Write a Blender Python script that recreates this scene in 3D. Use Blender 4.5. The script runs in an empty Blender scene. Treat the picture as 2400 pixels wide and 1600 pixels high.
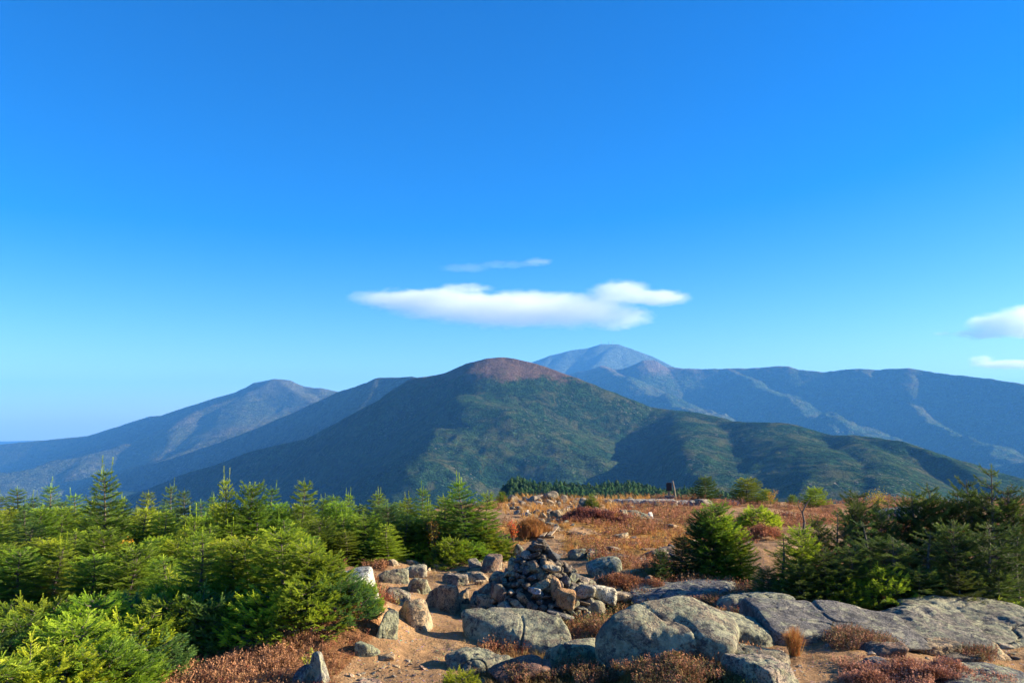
import bpy, math, random
import numpy as np
from mathutils import Vector, Matrix

S = bpy.context.scene
COL = S.collection
R = math.radians
# ------------------------------------------------------------------ camera
FPX = 1884.0                 # focal length in photo pixels (photo 2400 x 1600)
PITCH = R(5.7)
EYE = np.array([0.0, 0.0, 2.3])
cam_d = bpy.data.cameras.new("Camera")
cam = bpy.data.objects.new("Camera", cam_d); COL.objects.link(cam)
cam_d.sensor_width = 36.0
cam_d.lens = 36.0 * FPX / 2400.0
cam_d.clip_start = 0.1; cam_d.clip_end = 200000.0
cam.location = EYE
cam.rotation_euler = (R(90) + PITCH, 0, 0)
S.camera = cam
# ------------------------------------------------------------------ sky, sun, exposure
SUN_AZ = R(86)               # to the right of the view direction (+Y)
SUN_EL = R(20)
w = bpy.data.worlds.new("World"); S.world = w; w.use_nodes = True
nt = w.node_tree; nt.nodes.clear()
sky = nt.nodes.new("ShaderNodeTexSky"); sky.sky_type = 'NISHITA'
sky.sun_disc = False
sky.sun_elevation = SUN_EL; sky.sun_rotation = SUN_AZ
sky.altitude = 1300; sky.air_density = 1.0; sky.dust_density = 1.3; sky.ozone_density = 3.0
hs = nt.nodes.new("ShaderNodeHueSaturation")
hs.inputs['Hue'].default_value = 0.513; hs.inputs['Saturation'].default_value = 1.50
bg = nt.nodes.new("ShaderNodeBackground"); bg.inputs['Strength'].default_value = 0.072
wo = nt.nodes.new("ShaderNodeOutputWorld")
nt.links.new(sky.outputs[0], hs.inputs['Color']); nt.links.new(hs.outputs[0], bg.inputs['Color'])
nt.links.new(bg.outputs[0], wo.inputs['Surface'])
sd = bpy.data.lights.new("Sun", 'SUN'); sd.energy = 5.0; sd.angle = R(0.5); sd.color = (1.0, 0.86, 0.64)
sun = bpy.data.objects.new("Sun", sd); COL.objects.link(sun)
sdir = Vector((math.sin(SUN_AZ) * math.cos(SUN_EL), math.cos(SUN_AZ) * math.cos(SUN_EL), math.sin(SUN_EL)))
sun.rotation_euler = sdir.to_track_quat('Z', 'Y').to_euler()
sun.location = (30, 20, 30)
S.view_settings.view_transform = 'Standard'; S.view_settings.look = 'None'
S.view_settings.exposure = 1.8; S.view_settings.gamma = 1.0; S.view_settings.use_curve_mapping = False
S.render.engine = 'CYCLES'
S.cycles.use_denoising = True
S.cycles.max_bounces = 8; S.cycles.diffuse_bounces = 2; S.cycles.glossy_bounces = 2
S.cycles.transmission_bounces = 3; S.cycles.transparent_max_bounces = 8; S.cycles.volume_bounces = 6
S.cycles.caustics_reflective = False; S.cycles.caustics_refractive = False

# ------------------------------------------------------------------ helpers
def pxdir(px, py):
    a = (np.asarray(px, float) - 1200) / FPX; b = (800 - np.asarray(py, float)) / FPX
    y = math.cos(PITCH) - b * math.sin(PITCH); z = math.sin(PITCH) + b * math.cos(PITCH)
    return a / y, z / y          # x/y and z/y per metre of forward depth
def far(px, py, rng):
    a, s = pxdir(px, py)
    return np.array([a * rng, rng + 0 * a, EYE[2] + s * rng])
def project(x, y, z):
    y = np.maximum(y, 0.05); dz = z - EYE[2]
    d = y * math.cos(PITCH) + dz * math.sin(PITCH)
    u = -y * math.sin(PITCH) + dz * math.cos(PITCH)
    return 1200 + FPX * x / d, 800 - FPX * u / d

def _hash(ix, iy, iz, seed):
    h = (ix * 374761393 + iy * 668265263 + iz * 2147483647 + seed * 1274126177) & 0xffffffff
    h = ((h ^ (h >> 13)) * 1274126177) & 0xffffffff
    h = ((h ^ (h >> 16)) * 2246822519) & 0xffffffff
    h = h ^ (h >> 15)
    return (h & 0xffffff) / float(0xffffff) * 2 - 1
def noise3(x, y, z, seed=0):
    x = np.asarray(x, float); y = np.asarray(y, float) + 0 * x; z = np.asarray(z, float) + 0 * x
    ix = np.floor(x).astype(np.int64); iy = np.floor(y).astype(np.int64); iz = np.floor(z).astype(np.int64)
    fx = x - ix; fy = y - iy; fz = z - iz
    f = lambda t: t * t * t * (t * (t * 6 - 15) + 10)
    ux, uy, uz = f(fx), f(fy), f(fz)
    r = 0
    for a in (0, 1):
        wa = ux if a else 1 - ux
        for b in (0, 1):
            wb = uy if b else 1 - uy
            for c in (0, 1):
                wc = uz if c else 1 - uz
                r = r + wa * wb * wc * _hash(ix + a, iy + b, iz + c, seed)
    return r
def noise2(x, y, seed=0):
    x = np.asarray(x, float); y = np.asarray(y, float) + 0 * x
    ix = np.floor(x).astype(np.int64); iy = np.floor(y).astype(np.int64)
    fx = x - ix; fy = y - iy
    f = lambda t: t * t * t * (t * (t * 6 - 15) + 10)
    ux, uy = f(fx), f(fy); z = np.zeros_like(ix)
    return ((1 - ux) * (1 - uy) * _hash(ix, iy, z, seed) + ux * (1 - uy) * _hash(ix + 1, iy, z, seed)
            + (1 - ux) * uy * _hash(ix, iy + 1, z, seed) + ux * uy * _hash(ix + 1, iy + 1, z, seed))
def fbm2(x, y, octv=4, seed=0, gain=0.5, ridged=False):
    r = 0; a = 1.0
    for k in range(octv):
        c, s_ = math.cos(0.7 * k), math.sin(0.7 * k)
        n = noise2((x * c - y * s_) * 2 ** k, (x * s_ + y * c) * 2 ** k, seed + 17 * k)
        if ridged: n = 0.6 - np.abs(n) * 2
        r = r + a * n; a *= gain
    return r

def mesh(name, V, F, smooth=True, fattr=None, cattr=None):
    """V (n,3), F (m,k) of one face size"""
    V = np.ascontiguousarray(V, np.float32); F = np.ascontiguousarray(F, np.int32)
    me = bpy.data.meshes.new(name)
    m, k = F.shape
    me.vertices.add(len(V)); me.vertices.foreach_set("co", V.ravel())
    me.loops.add(m * k); me.loops.foreach_set("vertex_index", F.ravel())
    me.polygons.add(m)
    me.polygons.foreach_set("loop_start", np.arange(0, m * k, k, dtype=np.int32))
    me.polygons.foreach_set("loop_total", np.full(m, k, np.int32))
    me.polygons.foreach_set("use_smooth", np.full(m, smooth, bool))
    me.update(calc_edges=True)
    for n_, arr in (fattr or {}).items():
        a = me.attributes.new(n_, 'FLOAT', 'POINT'); a.data.foreach_set("value", np.ascontiguousarray(arr, np.float32))
    for n_, arr in (cattr or {}).items():
        a = me.attributes.new(n_, 'FLOAT_COLOR', 'POINT')
        c = np.ones((len(V), 4), np.float32); c[:, :3] = arr
        a.data.foreach_set("color", c.ravel())
    return me
def link(name, me, mat=None, parent=None, loc=None, rot=None, scale=None):
    o = bpy.data.objects.new(name, me); COL.objects.link(o)
    if mat is not None and me is not None and not me.materials: me.materials.append(mat)
    if parent is not None: o.parent = parent
    if loc is not None: o.location = [float(v) for v in loc]
    if rot is not None: o.rotation_euler = rot
    if scale is not None: o.scale = scale
    return o
def tag(o, label=None, cat=None, group=None, kind=None):
    if label: o['label'] = label
    if cat: o['category'] = cat
    if group: o['group'] = group
    if kind: o['kind'] = kind
    return o
def grid_faces(nr, nc):
    i = np.arange(nr - 1)[:, None] * nc + np.arange(nc - 1)[None, :]
    return np.stack([i, i + 1, i + nc + 1, i + nc], -1).reshape(-1, 4)
ORD = ("first second third fourth fifth sixth seventh eighth ninth tenth eleventh twelfth thirteenth fourteenth fifteenth sixteenth "
       "seventeenth eighteenth nineteenth twentieth").split()
TENS = {2: "twenty", 3: "thirty", 4: "forty", 5: "fifty", 6: "sixty", 7: "seventy"}
def ordinal(n):              # 0-based
    return ORD[n] if n < 20 else {2: "twentieth", 3: "thirtieth", 4: "fortieth", 5: "fiftieth", 6: "sixtieth", 7: "seventieth"}[(n + 1) // 10] if (n + 1) % 10 == 0 else TENS[(n + 1) // 10] + ("-" + ORD[(n + 1) % 10 - 1] if (n + 1) % 10 else "")

# ------------------------------------------------------------------ material kit
class NT:
    def __init__(s, name):
        s.m = bpy.data.materials.new(name); s.m.use_nodes = True
        s.t = s.m.node_tree; s.t.nodes.clear()
        s.out = s.t.nodes.new("ShaderNodeOutputMaterial")
    def n(s, typ, **kw):
        nd = s.t.nodes.new("ShaderNode" + typ)
        for k, v in kw.items(): setattr(nd, k, v)
        return nd
    def l(s, a, b): s.t.links.new(a, b)
    def coords(s, kind='Object'): return s.n("TexCoord").outputs[kind]
    def noise(s, vec, scale, detail=4, rough=0.55, dist=0.0, out='Fac'):
        nd = s.n("TexNoise"); s.l(vec, nd.inputs['Vector'])
        nd.inputs['Scale'].default_value = scale; nd.inputs['Detail'].default_value = detail
        nd.inputs['Roughness'].default_value = rough; nd.inputs['Distortion'].default_value = dist
        return nd.outputs[out]
    def vor(s, vec, scale, feature='F1', out='Distance', rnd=1.0):
        nd = s.n("TexVoronoi", feature=feature); s.l(vec, nd.inputs['Vector']); nd.inputs['Scale'].default_value = scale
        return nd.outputs[out]
    def ramp(s, fac, stops, interp='LINEAR'):
        nd = s.n("ValToRGB"); cr = nd.color_ramp; cr.interpolation = interp
        while len(cr.elements) < len(stops): cr.elements.new(0.5)
        for e, (p, c) in zip(cr.elements, stops):
            e.position = p; e.color = (c, c, c, 1) if isinstance(c, (int, float)) else (*c, 1)
        s.l(fac, nd.inputs[0]); return nd.outputs[0]
    def mix(s, fac, a, b, mode='MIX'):
        nd = s.n("Mix", data_type='RGBA', blend_type=mode)
        for sock, v in ((nd.inputs[0], fac), (nd.inputs[6], a), (nd.inputs[7], b)):
            if isinstance(v, (int, float)): sock.default_value = v
            elif isinstance(v, tuple): sock.default_value = (*v, 1)
            else: s.l(v, sock)
        return nd.outputs[2]
    def math(s, op, a, b=0.0, c=None, clamp=False):
        nd = s.n("Math", operation=op, use_clamp=clamp)
        vals = [a, b] + ([c] if c is not None else [])
        for sock, v in zip(nd.inputs, vals):
            if isinstance(v, (int, float)): sock.default_value = v
            else: s.l(v, sock)
        return nd.outputs[0]
    def bump(s, h, strength=0.5, dist=0.02, normal=None):
        nd = s.n("Bump"); nd.inputs['Strength'].default_value = strength; nd.inputs['Distance'].default_value = dist
        s.l(h, nd.inputs['Height'])
        if normal: s.l(normal, nd.inputs['Normal'])
        return nd.outputs[0]
    def attr(s, name, out='Fac'):
        nd = s.n("Attribute"); nd.attribute_name = name; return nd.outputs[out]
    def bsdf(s, color, rough=0.9, normal=None, spec=0.2):
        nd = s.n("BsdfPrincipled")
        if isinstance(color, tuple): nd.inputs['Base Color'].default_value = (*color, 1)
        else: s.l(color, nd.inputs['Base Color'])
        if isinstance(rough, (int, float)): nd.inputs['Roughness'].default_value = rough
        else: s.l(rough, nd.inputs['Roughness'])
        nd.inputs['Specular IOR Level'].default_value = spec
        if normal: s.l(normal, nd.inputs['Normal'])
        return nd
    def done(s, shader):
        s.l(shader, s.out.inputs['Surface']); return s.m

def mat_foliage(name, dark, light, tip, transl=0.42, hue=0.03, dead=(0.20, 0.09, 0.03), deadamt=0.0):
    t = NT(name)
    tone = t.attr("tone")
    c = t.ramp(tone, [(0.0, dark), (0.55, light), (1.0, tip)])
    oi = t.n("ObjectInfo")
    pn = t.noise(t.n("NewGeometry").outputs['Position'], 1.3, 2)
    c = t.mix(t.ramp(pn, [(0.35, 0.0), (0.7, 0.75)]), c, t.mix(0.5, c, tip))
    if deadamt:
        c = t.mix(t.ramp(t.attr("dead"), [(1 - deadamt - 0.02, 0.0), (1 - deadamt + 0.02, 1.0)]), c, dead)
    hsn = t.n("HueSaturation"); t.l(c, hsn.inputs['Color'])
    t.l(t.math('ADD', t.math('MULTIPLY', oi.outputs['Random'], hue), 0.5 - hue / 2), hsn.inputs['Hue'])
    v = t.math('ADD', t.math('MULTIPLY', t.math('FRACT', t.math('MULTIPLY', oi.outputs['Random'], 7.31)), 0.5), 0.75)
    t.l(v, hsn.inputs['Value'])
    b = t.bsdf(hsn.outputs[0], 0.55, spec=0.25)
    tr = t.n("BsdfTranslucent"); t.l(hsn.outputs[0], tr.inputs['Color'])
    mx = t.n("MixShader"); mx.inputs[0].default_value = transl
    t.l(b.outputs[0], mx.inputs[1]); t.l(tr.outputs[0], mx.inputs[2])
    return t.done(mx.outputs[0])
def mat_vcol(name, rough=0.8, transl=0.25):
    t = NT(name)
    c = t.attr("Col", 'Color')
    b = t.bsdf(c, rough, spec=0.15)
    tr = t.n("BsdfTranslucent"); t.l(c, tr.inputs['Color'])
    mx = t.n("MixShader"); mx.inputs[0].default_value = transl
    t.l(b.outputs[0], mx.inputs[1]); t.l(tr.outputs[0], mx.inputs[2])
    return t.done(mx.outputs[0])
def mat_bark():
    t = NT("bark"); v = t.coords()
    n = t.noise(v, 30, 5, 0.6)
    c = t.ramp(n, [(0.3, (0.05, 0.035, 0.025)), (0.7, (0.19, 0.16, 0.13))])
    return t.done(t.bsdf(c, 0.9, t.bump(n, 0.6, 0.01)).outputs[0])
def mat_rock():
    """granite with lichen; the object's viewport colour tints it, its alpha sets how much lichen grows"""
    t = NT("granite"); v = t.n("NewGeometry").outputs['Position']
    oi = t.n("ObjectInfo")
    big = t.noise(v, 2.2, 5, 0.6, 0.3)
    mid = t.noise(v, 9, 6, 0.7)
    fine = t.noise(v, 60, 4, 0.7)
    base = t.ramp(big, [(0.3, (0.55, 0.55, 0.55)), (0.5, (0.85, 0.83, 0.8)), (0.72, (1.1, 1.05, 0.95))])
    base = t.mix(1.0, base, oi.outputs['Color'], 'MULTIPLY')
    base = t.mix(1.0, base, t.ramp(mid, [(0.3, 0.55), (0.5, 0.95), (0.7, 1.25)]), 'MULTIPLY')
    base = t.mix(t.ramp(fine, [(0.52, 0.0), (0.60, 0.85)]), base, (0.035, 0.033, 0.032))
    # pale mineral flecks
    fl = t.vor(v, 95, out='Distance')
    base = t.mix(t.ramp(fl, [(0.12, 0.55), (0.22, 0.0)]), base, (0.5, 0.46, 0.38))
    # crusty lichen in blotches
    warp = t.n("VectorMath", operation='ADD'); t.l(v, warp.inputs[0])
    sc = t.n("VectorMath", operation='SCALE'); t.l(t.noise(v, 14, 3, out='Color'), sc.inputs[0]); sc.inputs['Scale'].default_value = 0.12
    t.l(sc.outputs[0], warp.inputs[1])
    l1 = t.noise(warp.outputs[0], 5.5, 6, 0.72)
    lm = t.ramp(t.math('ADD', l1, t.math('MULTIPLY', t.math('SUBTRACT', oi.outputs['Alpha'], 0.5), 0.5)), [(0.50, 0.0), (0.56, 0.8)])
    lc = t.ramp(t.noise(v, 20, 3), [(0.35, (0.17, 0.18, 0.11)), (0.6, (0.33, 0.33, 0.21)), (0.75, (0.42, 0.37, 0.17))])
    base = t.mix(lm, base, lc)
    bk = t.ramp(t.noise(warp.outputs[0], 13, 5, 0.75), [(0.53, 0.0), (0.58, 0.85)])
    base = t.mix(bk, base, (0.05, 0.048, 0.05))
    pat = t.noise(warp.outputs[0], 2.6, 5, 0.65, 0.6)
    base = t.mix(t.ramp(pat, [(0.56, 0.0), (0.60, 0.7)]), base, t.mix(0.5, base, (0.50, 0.47, 0.30)))
    base = t.mix(t.ramp(pat, [(0.38, 0.75), (0.43, 0.0)]), base, t.mix(0.75, base, (0.06, 0.06, 0.055)))
    # cracks
    cr = t.n("TexVoronoi", feature='DISTANCE_TO_EDGE'); t.l(warp.outputs[0], cr.inputs['Vector']); cr.inputs['Scale'].default_value = 1.3
    crk = t.ramp(cr.outputs[0], [(0.0, 0.0), (0.02, 1.0)])
    h = t.math('ADD', t.math('MULTIPLY', mid, 1.0), t.math('MULTIPLY', fine, 0.35))
    h = t.math('ADD', h, t.math('MULTIPLY', crk, 0.12))
    h = t.math('ADD', h, t.math('MULTIPLY', big, 1.2))
    nrm = t.bump(h, 0.85, 0.055)
    return t.done(t.bsdf(base, 0.92, nrm, 0.15).outputs[0])
ROCK = mat_rock(); BARK = mat_bark()

def mat_forest(name, alpine_z, alpine_soft, alp=(0.15, 0.080, 0.055), scale=1.0, greens=((0.010, 0.030, 0.012), (0.022, 0.055, 0.020), (0.055, 0.085, 0.030)), rockamt=0.0):
    t = NT(name); g = t.n("NewGeometry"); v = g.outputs['Position']
    z = t.n("SeparateXYZ"); t.l(v, z.inputs[0])
    n1 = t.noise(v, 0.006 / scale, 7, 0.62, 0.4)
    n2 = t.noise(v, 0.05 / scale, 6, 0.75)
    n3 = t.noise(v, 0.018 / scale, 5, 0.7, 0.8)
    green = t.ramp(n1, [(0.32, greens[0]), (0.5, greens[1]), (0.68, greens[2])])
    green = t.mix(1.0, green, t.ramp(n2, [(0.35, 0.45), (0.5, 1.0), (0.66, 1.7)]), 'MULTIPLY')
    green = t.mix(1.0, green, t.ramp(t.noise(v, 0.22 / scale, 4, 0.8), [(0.38, 0.45), (0.5, 1.0), (0.62, 1.8)]), 'MULTIPLY')
    green = t.mix(t.ramp(n3, [(0.50, 0.0), (0.62, 0.7)]), green, (0.13, 0.13, 0.055))   # lighter olive patches over the green
    # bare rock, slides and dead standing trees
    sp = t.ramp(t.noise(v, 0.11 / scale, 5, 0.8), [(0.585, 0.0), (0.63, 0.9)])
    spm = t.ramp(t.noise(v, 0.008 / scale, 4, 0.6), [(0.46 - rockamt, 0.0), (0.6 - rockamt, 1.0)])
    green = t.mix(t.math('MULTIPLY', sp, spm), green, (0.30, 0.26, 0.21))
    hz = t.math('ADD', z.outputs['Z'], t.math('MULTIPLY', t.math('SUBTRACT', t.noise(v, 0.02 / scale, 6, 0.7), 0.5), alpine_soft * 4.0))
    am = t.n("MapRange"); t.l(hz, am.inputs['Value'])
    am.inputs['From Min'].default_value = alpine_z - alpine_soft * 0.3; am.inputs['From Max'].default_value = alpine_z + alpine_soft * 0.3
    alpc = t.mix(t.ramp(n2, [(0.35, 0.0), (0.65, 1.0)]), alp, tuple(c * 1.7 for c in alp))
    alpc = t.mix(t.math('MULTIPLY', sp, 0.8), alpc, (0.3, 0.25, 0.21))
    col = t.mix(am.outputs[0], green, alpc)
    h = t.math('ADD', t.math('MULTIPLY', t.noise(v, 0.14 / scale, 4, 0.7), 1.0), t.math('MULTIPLY', n2, 2.0))
    h = t.math('ADD', h, t.math('MULTIPLY', t.noise(v, 0.35 / scale, 3, 0.7), 0.5))
    nrm = t.bump(h, 1.0, 20.0 * scale)
    return t.done(t.bsdf(col, 1.0, nrm, 0.0).outputs[0])

# ------------------------------------------------------------------ near ground height
def sstep(a, b, x):
    t = np.clip((x - a) / (b - a), 0, 1); return t * t * (3 - 2 * t)
def ground_base(x, y):
    x = np.asarray(x, float); y = np.asarray(y, float)
    r = np.hypot(x, y); az = np.degrees(np.arctan2(x, np.maximum(y, 0.01)))
    az = np.where(y < 0, np.sign(x) * 90, az)
    f = np.log1p(np.exp((y - 12) / 1.5)) * 1.5
    z = -0.049 * np.minimum(f, 40)
    near = 1 - sstep(60, 120, r)
    z = z + near * (0.13 * fbm2(x / 2.6, y / 2.6, 3, 3) * sstep(3, 9, r) + 0.030 * fbm2(x / 0.5, y / 0.5, 4, 9))
    z = z - 0.012 * np.maximum(-x - 6, 0) ** 1.5 * 0.3
    # plateau edge
    edge = 35 + 1.5 * np.sin(x * 0.25) - 15 * sstep(-0.5, -5, x) 
    d = np.maximum(y - edge, 0) + np.maximum(np.abs(x) - 60, 0) + np.maximum(-y - 40, 0)
    drop = 0.30 * (np.sqrt(d * d + 9) - 3)
    shelf = sstep(-5, 0, az) * (1 - sstep(16, 26, az))
    t1 = np.minimum(drop, 17.0)
    d2 = np.maximum(r - 285, 0)
    low = np.minimum(0.22 * (np.sqrt(d2 * d2 + 400) - 20) + t1, 240)
    z = z - (shelf * low + (1 - shelf) * np.minimum(drop * 1.0, 240))
    z = z - 460 * sstep(2500, 9000, r)
    z = z + sstep(80, 400, r) * 9 * fbm2(x / 160, y / 160, 5, 21)
    return z
def cast(px, py, gf=None, ymin=3.0, ymax=90.0):
    gf = gf or ground
    a, s = pxdir(px, py)
    ys = np.geomspace(ymin, ymax, 1500)
    z = EYE[2] + s * ys; h = gf(a * ys, ys)
    ok = (z <= h) & (ys < 40)
    below = np.nonzero(ok)[0]
    y = ys[below[0]] if len(below) else 33.0
    return np.array([a * y, y, float(gf(np.array([a * y]), np.array([y]))[0])])
# soft mounds and hollows:  (photo x, photo y of the ground, half-width px, half-depth m, height m)
MOUNDS = [(610, 1520, 250, 1.3, 0.16), (800, 1480, 120, 0.9, 0.42), (1395, 1215, 70, 1.6, 0.42), (1500, 1370, 90, 0.9, 0.22),
          (1585, 1585, 120, 0.35, 0.16), (2140, 1590, 170, 0.35, 0.10), (1290, 1190, 100, 2.5, 0.16),
          (1780, 1400, 200, 0.9, 0.12), (950, 1560, 150, 0.8, -0.05), (2150, 1530, 260, 0.9, 0.05),
          (1680, 1370, 130, 0.5, 0.14)]
_m = []
for (px, py, hw, hd, hh) in MOUNDS:
    p = cast(px, py, ground_base); _m.append((p[0], p[1], hw * p[1] / FPX, hd, hh))
def ground(x, y):
    z = ground_base(x, y)
    for (mx, my, a, b, h) in _m:
        z = z + h * np.exp(-(((x - mx) / a) ** 2 + ((y - my) / b) ** 2))
    return z
def gz(x, y): return float(ground(np.array([float(x)]), np.array([float(y)]))[0])

def inpoly(px, py, poly):
    ins = np.zeros(px.shape, bool); n = len(poly)
    for i in range(n):
        x1, y1 = poly[i]; x2, y2 = poly[(i + 1) % n]
        if y1 == y2: continue
        c = ((y1 > py) != (y2 > py)) & (px < (x2 - x1) * (py - y1) / (y2 - y1) + x1)
        ins ^= c
    return ins
TRAIL = [(740, 1640), (790, 1565), (880, 1530), (895, 1500), (905, 1440), (900, 1370), (895, 1310), (980, 1298), (1190, 1296),
         (1225, 1270), (1262, 1242), (1262, 1215), (1300, 1215), (1320, 1250), (1330, 1300), (1500, 1330), (1480, 1400), (1200, 1420), (1130, 1520),
         (1130, 1640)]
SAND = [(1690, 1400), (1800, 1440), (1950, 1468), (2060, 1485), (2450, 1505), (2450, 1650), (1820, 1650), (1770, 1520), (1720, 1450)]
SCREE = [(1170, 1150), (1290, 1150), (1560, 1158), (1480, 1188), (1400, 1200), (1340, 1222), (1240, 1216), (1180, 1200)]
MEADOW = [(1175, 1205), (1250, 1212), (1400, 1222), (1560, 1222), (1720, 1245), (1600, 1312), (1440, 1304), (1310, 1300), (1240, 1285), (1190, 1310)]
DRY = [(1120, 1545), (1300, 1540), (1480, 1560), (1500, 1640), (1120, 1640)]
HEATHL = [(300, 1650), (420, 1510), (560, 1450), (700, 1425), (860, 1385), (893, 1400), (885, 1480), (862, 1538), (800, 1560), (750, 1650)]
def cover(x, y, z, jit=1.0):
    """ground cover classes: 0 heath, 1 bare earth, 2 grass, 3 scree, 4 dry grass"""
    px, py = project(x, y, z)
    j = jit * np.clip(9.0 / np.maximum(y, 1), 0.15, 1.5)
    px = px + 26 * j * fbm2(x * 2.2, y * 2.2, 3, 41); py = py + 15 * j * fbm2(x * 2.2, y * 2.2, 3, 57)
    c = np.zeros(px.shape, int)
    near = (y > 2) & (y < 60)
    c[inpoly(px, py, MEADOW) & near] = 2
    c[inpoly(px, py, SCREE) & near] = 3
    pn = fbm2(x * .55 + 3, y * .4, 4, 63)
    c[(pn > .22) & (y > 11) & (y < 45) & (c != 3)] = 1
    c[inpoly(px, py, TRAIL) & near] = 1
    c[inpoly(px, py, SAND) & near] = 1
    c[inpoly(px, py, DRY) & near] = 4
    c[inpoly(px, py, HEATHL) & near] = 0
    return c

def build_ground():
    azs = np.radians(np.concatenate([np.linspace(-180, -50, 40, endpoint=False), np.linspace(-50, 50, 1000, endpoint=False), np.linspace(50, 180, 40)]))
    rs = np.concatenate([np.geomspace(0.3, 4.5, 14, endpoint=False), np.geomspace(4.5, 42, 620, endpoint=False),
                         np.geomspace(42, 500, 130, endpoint=False), np.geomspace(500, 16000, 130)])
    A, Rr = np.meshgrid(azs, rs); X = Rr * np.sin(A); Y = Rr * np.cos(A)
    Z = ground(X, Y)
    px, py = project(X, Y, Z)
    c = cover(X, Y, Z)
    bare = ((c == 1) | (c == 3)).astype(float); gr = ((c == 2) | (c == 4)).astype(float)
    nr, nc = X.shape
    V = np.stack([X, Y, Z], -1).reshape(-1, 3)
    F = grid_faces(nr, nc)[:, ::-1]
    me = mesh("ground", V, F, True, cattr={"Cov": np.stack([bare.ravel(), gr.ravel(), (Rr.ravel() > 60).astype(float)], -1)})
    t = NT("mountain_ground"); g = t.n("NewGeometry"); v = g.outputs['Position']
    cov = t.n("SeparateColor"); t.l(t.attr("Cov", 'Color'), cov.inputs[0])
    n1 = t.noise(v, 1.1, 5, 0.65); n2 = t.noise(v, 7, 6, 0.7); n3 = t.noise(v, 45, 4, 0.7)
    heath = t.ramp(n1, [(0.35, (0.10, 0.050, 0.025)), (0.5, (0.22, 0.105, 0.045)), (0.66, (0.36, 0.20, 0.09))])
    heath = t.mix(1.0, heath, t.ramp(n2, [(0.3, 0.45), (0.7, 1.5)]), 'MULTIPLY')
    earth = t.ramp(n1, [(0.3, (0.23, 0.13, 0.065)), (0.55, (0.34, 0.205, 0.10)), (0.75, (0.42, 0.28, 0.15))])
    earth = t.mix(1.0, earth, t.ramp(n2, [(0.3, 0.7), (0.5, 1.0), (0.7, 1.2)]), 'MULTIPLY')
    peb = t.vor(v, 26, out='Distance'); pebc = t.vor(v, 26, out='Color')
    pm = t.math('MULTIPLY', t.ramp(peb, [(0.25, 1.0), (0.34, 0.0)]), t.ramp(n2, [(0.48, 0.0), (0.56, 0.8)]))
    earth = t.mix(pm, earth, t.mix(0.35, (0.30, 0.23, 0.16), pebc))
    earth = t.mix(t.ramp(n3, [(0.56, 0.0), (0.66, 0.6)]), earth, (0.10, 0.06, 0.035))
    grass = t.ramp(n1, [(0.3, (0.22, 0.10, 0.03)), (0.55, (0.36, 0.19, 0.05)), (0.75, (0.45, 0.28, 0.10))])
    grass = t.mix(1.0, grass, t.ramp(n2, [(0.3, 0.5), (0.7, 1.35)]), 'MULTIPLY')
    c1 = t.mix(cov.outputs[0], heath, earth); c1 = t.mix(cov.outputs[1], c1, grass)
    fn = t.noise(v, 0.05, 7, 0.75); fn2 = t.noise(v, 0.008, 6, 0.65)
    forest = t.ramp(fn2, [(0.35, (0.012, 0.032, 0.012)), (0.55, (0.03, 0.06, 0.02)), (0.7, (0.07, 0.085, 0.035))])
    forest = t.mix(1.0, forest, t.ramp(fn, [(0.35, 0.45), (0.65, 1.6)]), 'MULTIPLY')
    c1 = t.mix(cov.outputs[2], c1, forest)
    h = t.math('ADD', t.math('MULTIPLY', n2, 1.0), t.math('MULTIPLY', n3, 0.35))
    h = t.math('ADD', h, t.math('MULTIPLY', pm, 0.5))
    m = t.done(t.bsdf(c1, 1.0, t.bump(h, 0.9, 0.05), 0.05).outputs[0])
    o = link("ground", me, m); tag(o, kind='structure')
    return o
build_ground()

# ------------------------------------------------------------------ mountains
def ridge_field(X, Y, ridges, base, nsky=1):
    """maximum over ridge lines; each ridge = (points (px, py, range), slope, rounding). Also the distance to the skyline ridges"""
    M = np.full(X.shape, float(base)); D = np.full(X.shape, 1e9)
    for i, (pts, slope, wr, *steep) in enumerate(ridges):
        P = [far(*p) for p in pts]
        for a, b in zip(P[:-1], P[1:]):
            dx, dy = b[0] - a[0], b[1] - a[1]; L2 = dx * dx + dy * dy
            t = np.clip(((X - a[0]) * dx + (Y - a[1]) * dy) / L2, 0, 1)
            d = np.hypot(X - a[0] - t * dx, Y - a[1] - t * dy)
            if isinstance(slope, tuple):      # (left bank, right bank) seen walking along the crest
                side = (dx * (Y - a[1]) - dy * (X - a[0])) / (math.sqrt(L2) * (d + 1)); q = np.clip(side * 1.2 * .5 + .5, 0, 1)
                sl = slope[0] * q + slope[1] * (1 - q)
            else: sl = slope
            M = np.maximum(M, a[2] + t * (b[2] - a[2]) - sl * (np.sqrt(d * d + wr * wr) - wr) - (steep[1] * np.maximum(d - steep[0], 0) if steep else 0))
            if i < nsky: D = np.minimum(D, d)
    return M, D
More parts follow.
